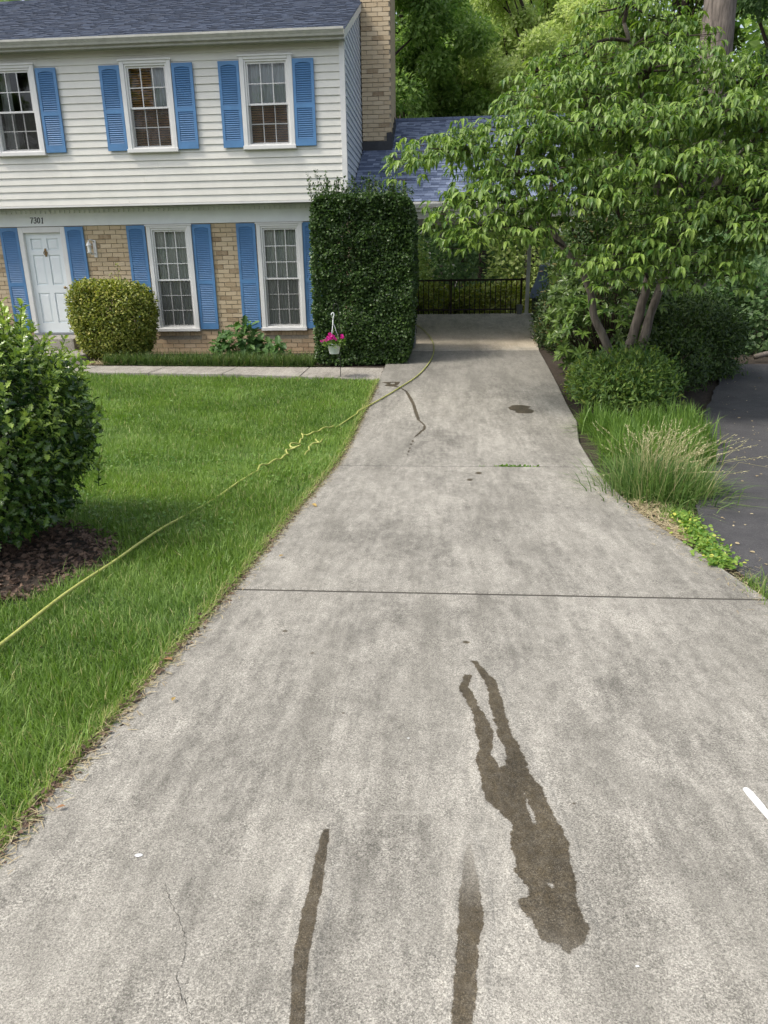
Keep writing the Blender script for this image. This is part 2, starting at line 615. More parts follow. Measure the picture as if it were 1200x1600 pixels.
M['shingle'] = shinglemat('dark_blue_grey_shingle', (0.024, 0.035, 0.060), (0.040, 0.058, 0.098), (0.055, 0.073, 0.115))
M['shingle2'] = shinglemat('blue_grey_shingle', (0.070, 0.095, 0.16), (0.165, 0.205, 0.30), (0.21, 0.25, 0.35))


def glassmat():
    m, t, b = new_mat('window_glass')
    t.nodes.remove(b)
    tr = N(t, 'ShaderNodeBsdfTransparent')
    tr.inputs[0].default_value = (0.95, 0.97, 0.96, 1)
    gl = N(t, 'ShaderNodeBsdfGlossy')
    gl.inputs['Roughness'].default_value = 0.02
    fr = N(t, 'ShaderNodeFresnel')
    fr.inputs[0].default_value = 1.6
    nb = N(t, 'ShaderNodeBump')
    nb.inputs['Strength'].default_value = 0.04
    nb.inputs['Distance'].default_value = 0.02
    t.links.new(noise(t, 2.0, 2), nb.inputs['Height'])
    t.links.new(nb.outputs[0], gl.inputs['Normal'])
    mx = N(t, 'ShaderNodeMixShader')
    t.links.new(fr.outputs[0], mx.inputs[0])
    t.links.new(tr.outputs[0], mx.inputs[1])
    t.links.new(gl.outputs[0], mx.inputs[2])
    t.links.new(mx.outputs[0], t.nodes['Material Output'].inputs['Surface'])
    return m


def clothmat(name, col, alpha):
    m, t, b = new_mat(name)
    t.nodes.remove(b)
    d = N(t, 'ShaderNodeBsdfDiffuse')
    d.inputs[0].default_value = rgba(col)
    tl = N(t, 'ShaderNodeBsdfTranslucent')
    tl.inputs[0].default_value = rgba(col)
    tr = N(t, 'ShaderNodeBsdfTransparent')
    m1 = N(t, 'ShaderNodeMixShader')
    m1.inputs[0].default_value = 0.35
    t.links.new(d.outputs[0], m1.inputs[1])
    t.links.new(tl.outputs[0], m1.inputs[2])
    m2 = N(t, 'ShaderNodeMixShader')
    m2.inputs[0].default_value = alpha
    t.links.new(tr.outputs[0], m2.inputs[1])
    t.links.new(m1.outputs[0], m2.inputs[2])
    t.links.new(m2.outputs[0], t.nodes['Material Output'].inputs['Surface'])
    return m


M['glass'] = glassmat()
M['sheer'] = clothmat('sheer_curtain_cloth', (0.93, 0.95, 0.90), 0.97)
M['curtain'] = clothmat('pale_blue_curtain_cloth', (0.85, 0.90, 0.93), 1.0)
M['screen'] = clothmat('insect_screen_mesh', (0.14, 0.14, 0.138), 0.18)


# ------------------------------------------------------------------ ground, driveway, walk, asphalt
def grid_sheet(xs, ys, zf):
    X, Y = np.meshgrid(xs, ys)
    V = np.stack([X, Y, zf(X, Y)], 2).reshape(-1, 3)
    nx, ny = len(xs), len(ys)
    i = np.arange((ny - 1) * (nx - 1))
    r, c = i // (nx - 1), i % (nx - 1)
    a = r * nx + c
    L = np.stack([a, a + 1, a + nx + 1, a + nx], 1).ravel()
    return V, L, np.arange(len(i)) * 4, np.full(len(i), 4)


xs = np.concatenate([[-400, -150, -60, -30], np.arange(-16, 16.1, 0.4), [30, 60, 150, 400]])
ys = np.concatenate([[-200, -60, -20], np.arange(-10, 30.1, 0.4), [45, 80, 200, 600]])
tag(obj('ground', raw_mesh('ground', *grid_sheet(xs, ys, gz), M['soil'], True)), kind='structure')


def turf_xl(y):
    return -14.0


LE = np.array([(-1.5, -1.42), (0, -1.36), (1.06, -1.29), (1.55, -1.239), (2.27, -1.194), (3.68, -1.124), (5.14, -1.10), (7.06, -1.03),
               (9.36, -1.04), (11.85, -1.013), (12.86, -0.994), (15.0, -0.99), (15.01, -1.70), (21, -1.70)])
RE = np.array([(-1.5, 2.6), (0, 2.3), (1.5, 2.0), (3.54, 1.707), (5.25, 1.50), (6.57, 1.478), (8.1, 1.567), (9.15, 1.726), (11.3, 1.813),
               (14.45, 1.908), (17.8, 2.2), (20.4, 2.45), (21, 2.5)])


def le(y):
    return np.interp(y, LE[:, 0], LE[:, 1])


def re_(y):
    return np.interp(y, RE[:, 0], RE[:, 1])


def strip(name, ya, yb, lf, rf, zf, mat, thick, parent, nx=24, step=0.12, edge=0.012):
    """a concrete slab: top sheet with rounded-over edges and sides"""
    ny = max(2, int((yb - ya) / step))
    yv = np.linspace(ya, yb, ny)
    u = np.concatenate([[0, 0], np.linspace(0, 1, nx), [1, 1]])
    rows = []
    yl = np.concatenate([[ya, ya], yv, [yb, yb]])
    for j, y in enumerate(yl):
        a, b = lf(y), rf(y)
        x = a + u * (b - a)
        x[1] = a
        x[2] += edge
        x[-2] = b
        x[-3] -= edge
        yy = np.full(len(x), y)
        z = zf(x, yy)
        if j == 2:
            yy = yy + edge
        if j == len(yl) - 3:
            yy = yy - edge
        dep = np.zeros(len(x))
        dep[0] = dep[-1] = thick
        dep[1] = dep[-2] = edge
        if j in (0, len(yl) - 1):
            dep[:] = thick
        if j in (1, len(yl) - 2):
            dep = np.maximum(dep, edge)
        rows.append(np.stack([x, yy, z - dep], 1))
    V = np.concatenate(rows)
    nX, nY = len(u), len(yl)
    i = np.arange((nY - 1) * (nX - 1))
    r, c = i // (nX - 1), i % (nX - 1)
    a = r * nX + c
    L = np.stack([a, a + 1, a + nX + 1, a + nX], 1).ravel()
    return obj(name, raw_mesh(name, V, L, np.arange(len(i)) * 4, np.full(len(i), 4), mat, False), parent)


drive = thing('driveway', None, None, kind='structure')
drive['label'] = 'long weathered grey concrete driveway running up to the carport'
JO = [-1.5, 3.53, 6.85, 10.95, 14.53, 20.6]
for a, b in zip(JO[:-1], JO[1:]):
    strip('slab', a + 0.006, b - 0.006, le, re_, lambda x, y: dz(y), M['clean_lifted'] if a > 14 else M['concrete'], 0.10, drive)


def resample(P, step):
    P = np.asarray(P, float)
    Q = np.vstack([P, P[:1]])
    d = np.concatenate([[0], np.cumsum(np.linalg.norm(np.diff(Q, axis=0), axis=1))])
    n = max(8, int(d[-1] / step))
    s = np.linspace(0, d[-1], n, endpoint=False)
    return np.stack([np.interp(s, d, Q[:, 0]), np.interp(s, d, Q[:, 1])], 1)


def stain(name, P, mat, step=0.012, jit=0.005, lift=0.003, holes=(), parent=drive, hstep=None):
    """a wet or painted patch: thin sheet with a ragged outline lying on the slab"""
    loops = [resample(P, step)] + [resample(h, step) for h in holes]
    verts, edges = [], []
    for L in loops:
        n = len(L)
        t = np.arange(n)
        a = np.roll(L, -1, 0) - np.roll(L, 1, 0)
        nrm = unit(np.stack([a[:, 1], -a[:, 0]], 1))
        wob = jit * (np.sin(t * 1.9 + 3 * np.sin(t * 0.31)) * 0.6 + np.sin(t * 0.53 + 1) * 0.8 + rng.normal(0, 0.5, n))
        L = L + nrm * wob[:, None]
        k = len(verts)
        verts += [Vector(p) for p in L]
        edges += [(k + i, k + (i + 1) % n) for i in range(n)]
    P0 = loops[0]
    g = hstep or max(step * 3, 0.03)
    gx, gy = np.meshgrid(np.arange(P0[:, 0].min(), P0[:, 0].max(), g), np.arange(P0[:, 1].min(), P0[:, 1].max(), g))
    verts += [Vector(p) for p in np.stack([gx.ravel(), gy.ravel()], 1)]
    vo, _, fo, _, _, _ = delaunay_2d_cdt(verts, edges, [], 2 if holes else 1, 1e-5)
    me = bpy.data.meshes.new(name)
    V = [(p.x, p.y, float(dz(p.y)) + lift) for p in vo]
    me.from_pydata(V, [], [tuple(f) for f in fo])
    me.materials.append(mat)
    me.update()
    if len(me.polygons) and me.polygons[0].normal.z < 0:
        me.flip_normals()
    return obj(name, me, parent)


def soak(P, label, step=.008, rag=.012, holes=(), lift=.0025, name='wet_streak', fade=None, margin=.03):
    """a soaked area: sheet of the same concrete whose wetness follows the distance to the outline"""
    P = np.asarray(P, float)
    lo, hi = P.min(0) - margin, P.max(0) + margin
    gx, gy = np.meshgrid(np.arange(lo[0], hi[0], step), np.arange(lo[1], hi[1], step))
    Q = np.stack([gx.ravel(), gy.ravel()], 1)
    dist = np.full(len(Q), 9.)
    inside = np.zeros(len(Q), bool)
    for L in [P] + [np.asarray(h, float) for h in holes]:
        for a, b in zip(L, np.roll(L, -1, 0)):
            ab = b - a
            t_ = np.clip(((Q - a) @ ab) / max(ab @ ab, 1e-12), 0, 1)
            dist = np.minimum(dist, np.linalg.norm(Q - a - t_[:, None] * ab, axis=1))
            if a[1] != b[1]:
                cr_ = ((a[1] > Q[:, 1]) != (b[1] > Q[:, 1])) & (Q[:, 0] < (b[0] - a[0]) * (Q[:, 1] - a[1]) / (b[1] - a[1]) + a[0])
                inside ^= cr_
    sd = np.where(inside, dist, -dist)
    nx, ny = gx.shape[1], gx.shape[0]
    i = np.arange((ny - 1) * (nx - 1))
    r, c = i // (nx - 1), i % (nx - 1)
    q = np.stack([r * nx + c, r * nx + c + 1, (r + 1) * nx + c + 1, (r + 1) * nx + c], 1)
    q = q[(sd[q] > -margin).any(1)]
    used, inv = np.unique(q.ravel(), return_inverse=True)
    V = np.column_stack([Q[used], dz(Q[used, 1]) + lift])
    V[:, 2] -= np.where(sd[used] < -margin * .8, lift * .8, 0)
    me_ = raw_mesh(name, V, inv, np.arange(len(q)) * 4, np.full(len(q), 4), M['wet'], True)
    for nm, val in (('sd', sd[used]), ('amt', np.ones(len(used)) if fade is None else np.interp(Q[used, 1], fade[0], fade[1])), ('rag', np.full(len(used), rag))):
        a_ = me_.attributes.new(nm, 'FLOAT', 'POINT')
        a_.data.foreach_set('value', np.ascontiguousarray(val, np.float32))
    return tag(obj(name, me_, drive), label=label)


A = [(0.14, 2.749), (0.165, 2.743), (0.195, 2.678), (0.236, 2.58), (0.248, 2.464), (0.255, 2.335), (0.264, 2.2), (0.283, 2.137), (0.301, 2.045), (0.297, 1.997), (0.319, 1.94), (0.336, 1.898), (0.341, 1.832), (0.363, 1.746), (0.377, 1.677), (0.37, 1.611), (0.372, 1.529), (0.365, 1.471), (0.37, 1.418), (0.379, 1.389), (0.36, 1.345), (0.317, 1.315), (0.299, 1.33), (0.257, 1.351), (0.245, 1.401), (0.219, 1.43), (0.211, 1.462), (0.231, 1.472), (0.247, 1.478), (0.236, 1.521), (0.213, 1.559), (0.221, 1.601), (0.211, 1.666), (0.221, 1.737), (0.191, 1.784), (0.155, 1.84), (0.145, 1.914), (0.132, 2.034), (0.15, 2.103), (0.14, 2.211), (0.135, 2.328), (0.105, 2.433), (0.084, 2.511), (0.111, 2.622), (0.137, 2.619), (0.125, 2.526), (0.145, 2.435), (0.177, 2.311), (0.2, 2.214), (0.195, 2.141), (0.186, 2.071), (0.207, 2.006), (0.227, 2.016), (0.238, 2.083), (0.219, 2.16), (0.208, 2.292), (0.196, 2.438), (0.192, 2.577), (0.161, 2.676)]
AH = [[(0.274, 1.881), (0.280, 1.828), (0.297, 1.772), (0.290, 1.735), (0.278, 1.777), (0.276, 1.828)], [(0.300, 1.522), (0.312, 1.520), (0.314, 1.502), (0.303, 1.500)]]
B_ = [(0.103, 1.66), (0.108, 1.584), (0.121, 1.465), (0.121, 1.385), (0.107, 1.325), (0.103, 1.248), (0.097, 1.19), (0.085, 1.129), (0.08, 0.90), (0.025, 0.90), (0.035, 1.125), (0.042, 1.2), (0.05, 1.274), (0.056, 1.389), (0.065, 1.49), (0.075, 1.581), (0.086, 1.658)]
C_ = [(-0.327, 1.689), (-0.311, 1.685), (-0.302, 1.593), (-0.295, 1.461), (-0.296, 1.353), (-0.296, 1.257), (-0.286, 1.179), (-0.276, 1.103), (-0.262, 0.90), (-0.300, 0.90), (-0.311, 1.105), (-0.328, 1.202), (-0.336, 1.282), (-0.335, 1.341), (-0.34, 1.392), (-0.332, 1.458), (-0.334, 1.578), (-0.332, 1.658)]
soak(A, 'largest wet streak on the concrete, forked at its far end', .007, .022, AH, fade=([1.30, 1.36, 1.46, 3], [.75, .9, 1, 1]))
soak(B_, 'middle wet streak running towards the forked streak', .007, .018, fade=([.8, 1.42, 1.54, 1.68], [1, 1, .5, .22]))
soak(C_, 'narrow wet streak left of the other two', .007, .012)
SPOT = [(0.926, 9.937), (0.993, 10.081), (1.106, 10.108), (1.25, 10.019), (1.193, 9.895), (1.247, 9.8), (1.256, 9.697), (1.201, 9.586), (1.033, 9.585), (0.994, 9.666), (1.017, 9.748), (0.947, 9.8)]
soak(SPOT, 'round wet patch far up the driveway', .02, .03, name='wet_patch', margin=.05, lift=.004)
PUD = [(-0.961, 11.584), (-0.807, 11.605), (-0.648, 11.604), (-0.667, 11.409), (-0.702, 11.353), (-0.627, 11.22), (-0.696, 11.242), (-0.876, 11.31), (-0.849, 11.468)]
soak(PUD, 'wet patch beside the hose at the lawn corner', .015, .03, [[(-.80, 11.54), (-.74, 11.54), (-.72, 11.44), (-.80, 11.44)]], name='wet_patch', margin=.045, lift=.004)
TR = np.array([(-0.652, 11.234), (-0.602, 11.134), (-0.519, 10.942), (-0.441, 10.52), (-0.38, 10.145), (-0.329, 9.643), (-0.283, 9.202), (-0.193, 8.884), (-0.198, 8.669), (-0.259, 8.423), (-0.3, 8.243)])
TW = np.array([.012, .016, .02, .028, .024, .028, .02, .013, .022, .014, .012])
soak(np.vstack([TR + np.stack([TW * .9, 0 * TW], 1), (TR - np.stack([TW * .9, 0 * TW], 1))[::-1]]), 'thin crooked wet trail below the hose', .012, .022, name='wet_trail', margin=.04, lift=.004)
for (x, y, rx, ry) in [(-.312, 8.06, .016, .05), (-.324, 7.9, .018, .045), (-.33, 7.7, .014, .04), (-.335, 7.53, .012, .05), (-.34, 7.35, .01, .03),
                       (.36, 6.55, .03, .05), (.13, 2.93, .018, .014), (-.72, 3.0, .015, .012), (-.55, 2.78, .012, .010), (.27, 6.28, .028, .04),
                       (.42, 1.84, .006, .005), (.21, 1.52, .004, .003), (.55, 1.13, .006, .005), (1.3, 5.6, .015, .02), (-.35, 2.3, .007, .006)]:
    a = np.linspace(0, 2 * np.pi, 10, endpoint=False)
    soak(np.stack([x + rx * np.cos(a), y + ry * np.sin(a)], 1), None, max(rx * .35, .003), rx * .8, name='dark_spot', margin=rx * 1.2, lift=.0025)
PT = [(0.955, 1.939), (0.962, 1.950), (0.975, 1.951), (0.983, 1.927), (0.994, 1.847), (1.002, 1.75), (1.012, 1.60), (0.990, 1.60), (0.981, 1.738), (0.971, 1.832), (0.957, 1.916)]
tag(stain('paint_stroke', PT, M['paint'], 0.012, 0.0008, 0.003), label='short white paint stroke near the right edge')
for (x, y) in [(-.83, 1.55), (.47, 1.29), (-.1, 2.15)]:
    r0 = .009 if x < -.5 else .004
    a = np.linspace(0, 2 * np.pi, 9, endpoint=False)
    stain('white_fleck', np.stack([x + r0 * 1.3 * np.cos(a), y + r0 * .7 * np.sin(a)], 1), M['paint'], .003, .0006, .003)
CK = np.array([(-0.72, 1.46), (-0.696, 1.418), (-0.669, 1.382), (-0.628, 1.332), (-0.603, 1.283), (-0.591, 1.237), (-0.594, 1.197), (-0.569, 1.152), (-0.539, 1.121), (-0.522, 1.089), (-.51, 1.02), (-.5, .9)])
cs = np.linspace(0, len(CK) - 1, 90)
CKf = np.stack([np.interp(cs, np.arange(len(CK)), CK[:, 0]), np.interp(cs, np.arange(len(CK)), CK[:, 1])], 1) + rng.normal(0, .0022, (90, 2))
cw = (0.0002 + 0.0007 * rng.random(90))[:, None] * np.array([[1, 0.4]])
V = np.vstack([CKf - cw, CKf + cw])
V = np.column_stack([V, dz(V[:, 1]) + 0.002])
obj('hairline_crack', (lambda me: (me.from_pydata(V.tolist(), [], [(i, i + 90, i + 91, i + 1) for i in range(89)]), me.materials.append(M['crack']), me)[2])(bpy.data.meshes.new('hairline_crack')), drive)
# dark filler packed into the joints between the slabs
for y in JO[1:-1]:
    jb = MB()
    jb.box(le(y) + .01, re_(y) - .01, y - .0105, y + .0105, dz(y) - .09, dz(y) - .005)
    jb.build('joint_filler', M['crack'], drive)


def wl(x):
    return 11.85 + (x + 1.03) * (12.45 - 11.85) / (-6.27 + 1.03)


def wb(x):
    return 12.86 + (x + 0.99) * (13.37 - 12.86) / (-6.71 + 0.99)


def walkz(x, y):
    return -0.008 - 0.062 * np.clip((12.9 - y) / 1.0, 0, 1) * np.clip((x + 3.5) / 2.5, 0, 1)


walk = thing('sidewalk', None, None, kind='structure')
walk['label'] = 'narrow concrete front walk between the lawn and the planting bed'
xe = [-0.998 - 1.36 * i for i in range(8)]
for i in range(7):
    x1, x0 = xe[i] - .006, xe[i + 1] + .006
    V, F = [], []
    n = 14
    for (dd, e) in ((0.10, 0.0), (0.008, 0.0), (0.0, 0.008)):
        ring = []
        for a_, b_ in [(t / n, 0) for t in range(n)] + [(1, t / n) for t in range(n)] + [(1 - t / n, 1) for t in range(n)] + [(0, 1 - t / n) for t in range(n)]:
            x = x0 + e + (x1 - x0 - 2 * e) * a_
            ya, yb = wl(x) + e, wb(x) - e
            y = ya + (yb - ya) * b_
            ring.append((x, y, float(walkz(x, y)) - dd))
        V += ring
    k = 4 * n
    for r in range(2):
        F += [(r * k + j, r * k + (j + 1) % k, (r + 1) * k + (j + 1) % k, (r + 1) * k + j) for j in range(k)]
    F.append(tuple(range(2 * k, 3 * k)))
    me = bpy.data.meshes.new('paving_slab')
    me.from_pydata(V, [], F)
    me.materials.append(M['walk'])
    obj('paving_slab', me, walk)

# neighbour's asphalt drive
AS = [(1.95, -3), (1.74, 3.0), (1.745, 3.63), (1.726, 4.21), (1.92, 5.27), (2.5, 6.8), (3.2, 9.0), (3.55, 9.9), (4.3, 11.6), (4.75, 12.7), (5.2, 13.05), (6.5, 12.95), (9, 12.6), (16, 11.5), (16, -3)]
LL = resample(AS, 0.15)
LL[:, 0] += np.where(LL[:, 0] < 8, rng.normal(0, .012, len(LL)), 0)
n = len(LL)
gx, gy = np.meshgrid(np.arange(1.6, 16, .5), np.arange(-3, 13, .4))
vs = [Vector(p) for p in LL] + [Vector(p) for p in np.stack([gx.ravel(), gy.ravel()], 1)]
vo, _, fo, _, _, _ = delaunay_2d_cdt(vs, [(i, (i + 1) % n) for i in range(n)], [], 1, 1e-5)
me = bpy.data.meshes.new('asphalt_drive')


def az(x, y):
    return float(dz(min(y, 13.0))) - 0.012 if y < 13 else float(dz(13.0)) - 0.012


me.from_pydata([(p.x, p.y, az(p.x, p.y)) for p in vo], [], [tuple(f) for f in fo])
me.materials.append(M['asphalt'])
o = obj('asphalt_drive', me)
tag(o, 'dark asphalt driveway of the neighbour beyond the grasses', None, None, 'structure')


# ------------------------------------------------------------------ house
SX = -1.839            # right-hand side wall
Y1, Y2 = 15.44, 15.05  # brick wall face, upper wall face
HL = -13.5             # left end, out of the picture
house = thing('house', 'two storey house with white siding above tan brick and blue shutters', 'house')


def cut(x0, x1, z0, z1, ops):
    """rectangles of a wall that stay when openings are cut out"""
    xsb = sorted({x0, x1, *[min(max(v, x0), x1) for o_ in ops for v in (o_[0], o_[1])]})
    out = []
    for a, b in zip(xsb[:-1], xsb[1:]):
        if b - a < 1e-4:
            continue
        m_ = (a + b) / 2
        bl = sorted([(o_[2], o_[3]) for o_ in ops if o_[0] < m_ < o_[1]])
        z = z0
        for lo, hi in bl:
            if lo > z:
                out.append((a, b, z, min(lo, z1)))
            z = max(z, hi)
        if z < z1:
            out.append((a, b, z, z1))
    return out


UZ0, UZ1 = 3.850, 5.419
LZ0, LZ1 = 0.460, 2.575
UW = [(-8.725, -7.74), (-6.07, -5.085), (-3.787, -2.796)]
LW = [(-6.05, -5.11), (-3.76, -2.82)]
DR = (-8.806, -7.794, 0.43, 2.58)
ins = 0.05
uop = [(a + ins, b - ins, UZ0 + ins, UZ1 - ins) for a, b in UW]
lop = [(a + ins, b - ins, LZ0 + ins, LZ1 - ins) for a, b in LW] + [(DR[0] + ins, DR[1] - ins, DR[2], DR[3] - ins)]

# sheathing behind the boards
mb = MB()
for a, b, c, d in cut(HL, SX, 2.95, 5.66, uop):
    mb.box(a, b, Y2, Y2 + .15, c, d)
uw = mb.build('upper_wall', M['siding'], house)
NB = 21
zb0, zb1 = 2.950, 5.625
bh = (zb1 - zb0) / NB
for i in range(NB):
    z0 = zb0 + i * bh
    z1 = z0 + bh
    segs = []
    for a, b, c, d in cut(HL, SX - .085, z0, z1, [(p - .0, q + .0, UZ0 + .02, UZ1 - .02) for p, q in UW]):
        segs.append((a, b, c, d))
    # join neighbours of equal height
    segs.sort()
    mer = []
    for s_ in segs:
        if mer and abs(mer[-1][1] - s_[0]) < 1e-5 and abs(mer[-1][2] - s_[2]) < 1e-5 and abs(mer[-1][3] - s_[3]) < 1e-5:
            mer[-1] = (mer[-1][0], s_[1], s_[2], s_[3])
        else:
            mer.append(s_)
    spl = []
    for a, b, c, d in mer:
        if b - a > 3.2:
            xs_ = a + (b - a) * rng.uniform(.25, .75)
            spl += [(a, xs_ - .0015, c, d), (xs_ + .0015, b, c, d)]
        else:
            spl.append((a, b, c, d))
    for a, b, c, d in spl:
        if d - c < 0.01:
            continue
        wob = rng.normal(0, .0012)

        def fy(z):
            t = (z - z0) / bh
            return Y2 - .004 - .017 * (1 - t) ** 0.8 + wob
        zm = c + (d - c) * .12
        prof = [(Y2, c + .004), (fy(c) + .008, c), (fy(c), c + .006), (fy(zm), zm), (fy(d), d), (Y2, d)]
        MB().prism_x(prof, a, b).build('siding_board', M['siding'], uw)
# corner board, base trim
mb = MB().box(SX - .085, SX + .012, Y2 - .03, Y2, 2.93, 5.63)
mb.box(SX, SX + .012, Y2, Y2 + .09, 2.93, 5.63)
mb.build('corner_board', M['white'], house)
MB().box(HL, SX - .087, Y2 - .028, Y2 - .002, 2.915, 2.947).build('base_trim', M['white'], house)

# side wall boards (right gable end)
RS = 0.43
RY0, RZ0 = 14.83, 5.74
RIDY = 20.8
sw = MB().box(SX - .15, SX - .002, Y2 + .10, 23.3, 2.93, 5.6).build('side_wall', M['siding_shade'], house)
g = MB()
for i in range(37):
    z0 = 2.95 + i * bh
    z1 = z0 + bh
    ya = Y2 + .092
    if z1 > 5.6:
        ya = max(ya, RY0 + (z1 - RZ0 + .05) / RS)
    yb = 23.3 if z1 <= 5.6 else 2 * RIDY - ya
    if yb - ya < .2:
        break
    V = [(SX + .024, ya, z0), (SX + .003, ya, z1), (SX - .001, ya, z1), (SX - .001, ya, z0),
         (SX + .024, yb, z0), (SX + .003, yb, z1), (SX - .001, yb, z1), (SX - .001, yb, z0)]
    MB().add(V, [(0, 1, 2, 3), (7, 6, 5, 4), (0, 4, 5, 1), (1, 5, 6, 2), (3, 2, 6, 7), (0, 3, 7, 4)]).build('siding_board', M['siding_shade'], sw)

# ground floor: mortar backing with openings, side walls, frieze, soffit
mb = MB()
for a, b, c, d in cut(HL, SX, -.25, 2.93, lop):
    mb.box(a, b, Y1 + .012, Y1 + .16, c, d)
bw = mb.build('brick_wall', M['mortar'], house)
MB().box(SX - .16, SX, Y1 + .165, 23.3, -.3, 2.925).build('garage_side_wall', M['mortar'], house)
MB().box(HL, SX, Y2 + .002, Y1 + .01, 2.926, 2.945).build('overhang_soffit', M['soffit'], house)
fz = MB().box(HL, SX, Y1 - .035, Y1 + .008, 2.594, 2.924).build('frieze_board', M['frieze'], house)
mb = MB()
x = HL
while x < SX - .06:
    mb.box(x, x + .055, Y1 - .068, Y1 - .037, 2.835, 2.895)
    x += .104
mb.box(HL, SX, Y1 - .055, Y1 - .037, 2.897, 2.922)
mb.build('dentil_row', M['frieze'], fz, kind='stuff')

# bricks
BHT, BLN, JT = 0.0885, 0.245, 0.011
vis = []
for r in range(30):
    z0 = -.06 + r * BHT
    z1 = z0 + BHT - JT
    if z1 > 2.59:
        break
    off = (r % 2) * BLN / 2
    x = -9.9 - off
    while x < SX:
        vis.append((x, x + BLN - JT, z0, z1))
        x += BLN
blocks = [(a, b, LZ0 - .10, LZ1 + .05) for a, b in LW] + [(DR[0], DR[1], -.2, 2.7)]
SH_L = [(-9.2, -8.81), (-7.79, -7.387), (-6.478, -6.085), (-5.099, -4.713), (-4.179, -3.788), (-2.82, -2.43)]
bv = []
for a, b, c, d in vis:
    skip = False
    for p, q, lo, hi in blocks:
        if b > p and a < q and d > lo and c < hi:
            na, nb = (a, min(b, p - .006)) if a < p else (max(a, q + .006), b)
            if nb - na < .03 or (a >= p and b <= q):
                skip = True
            a, b = na, nb
    if skip:
        continue
    if any(a > p + .01 and b < q - .01 and c > .5 for p, q in SH_L):
        continue
    b = min(b, SX)
    if b - a < .03:
        continue
    bv.append((a, b, c, d))
for a, b in LW:                                   # rowlock sills under the windows
    n_ = int((b - a + .02) / .078)
    for k in range(n_):
        xx = a - .01 + k * (b - a + .02) / n_
        bv.append((xx, xx + (b - a + .02) / n_ - .008, LZ0 - .092, LZ0 - .006))


def brick_seen(q):
    a, b, c, d = q
    xm = (a + b) / 2
    if -7.387 < xm < -6.45 and c > .9:
        return 0
    if -4.75 < xm < -4.15:
        return 0
    if c < .55 and -6.1 < xm < -2.4:
        return 1
    if xm < -9.1 and c > 1.0:
        return 2
    return 3


bv.sort(key=lambda q: (brick_seen(q), abs((q[0] + q[1]) / 2 + 4.5)))
unitbox = MB().box(-.5, .5, 0, 1, 0, 1)
bmeshes = []
for k in range(6):
    m_ = MB().box(-.5, .5, 0, 1, 0, 1)
    m_.v = [(vx + random.uniform(-.01, .01), vy, vz + random.uniform(-.05, .05)) for vx, vy, vz in m_.v]
    bmeshes.append(m_.mesh('brick', M['brick']))


M['brick_low'] = brickmat()
M['brick_low'].name = 'pinkish_tan_brick'
for e_, c_ in zip(M['brick_low'].node_tree.nodes['Color Ramp'].color_ramp.elements, ((.38, .25, .15), (.46, .31, .18), (.54, .38, .225), (.58, .42, .255), (.62, .47, .30))):
    e_.color = rgba(c_)
lowmeshes = []
for k in range(3):
    m_ = MB().box(-.5, .5, 0, 1, 0, 1)
    lowmeshes.append(m_.mesh('brick', M['brick_low']))


def put_brick(a, b, c, d, y, parent, name='brick', dep=.02):
    o_ = bpy.data.objects.new(name, random.choice(lowmeshes if d < .46 else bmeshes))
    COL.objects.link(o_)
    o_.parent = parent
    o_.location = ((a + b) / 2, y - random.uniform(0, .006), c)
    o_.scale = (b - a, dep, d - c)
    return o_


for q in bv[:300]:
    put_brick(*q, Y1 - .006, bw)
rest = MB()
for a, b, c, d in bv[300:]:
    rest.box(a, b, Y1 - .006, Y1 + .014, c, d)
if rest.v:
    rest.build('brickwork', M['brick'], bw, kind='stuff')

# chimney
CX0, CX1, CY0, CY1 = SX + .03, -1.165, 17.9, 19.6
chim = MB().box(CX0 + .02, CX1 - .012, CY0 + .012, CY1, 3.6, 9.3).build('chimney', M['mortar'], house)
r = 0
z = 4.40
while z < 8.6:
    off = (r % 2) * .12
    x = CX0 + .004
    first = True
    while x < CX1 - .02:
        ln = (BLN - off) if first and off else BLN
        first = False
        xb = min(x + ln - JT, CX1 - .002)
        if xb - x > .03 and (z > 4.48 or x < CX1 - .2):
            put_brick(x, xb, z, z + BHT - JT, CY0 - .006, chim)
        x += ln
    z += BHT
    r += 1
zs_ = np.arange(4.4, 9.2, BHT)
cb = MB()
for i, z in enumerate(zs_):
    y = CY0 + .025 + (i % 2) * .12
    while y < CY1:
        cb.box(CX1 - .013, CX1 + .001, y, min(y + BLN - JT, CY1), z, z + BHT - JT)
        y += BLN
cb.build('side_brickwork', M['brick'], chim, kind='stuff')
mb = MB()
CS = .472


def cz(y):
    return 4.21 + CS * (y - 17.892)


mb.box(CX0 - .02, CX1 - .10, CY0 - .035, CY0 - .012, cz(CY0) - .02, cz(CY0) + .17)
mb.box(CX1 - .10, CX1 + .02, CY0 - .035, CY0 - .012, cz(CY0) - .02, cz(CY0) + .34)
for k in range(4):
    ya = CY0 - .012 + k * .36
    mb.box(CX1 + .003, CX1 + .02, ya, ya + .36, cz(ya) - .05, cz(ya + .36) + .16)
mb.build('chimney_flashing', M['flash'], house)


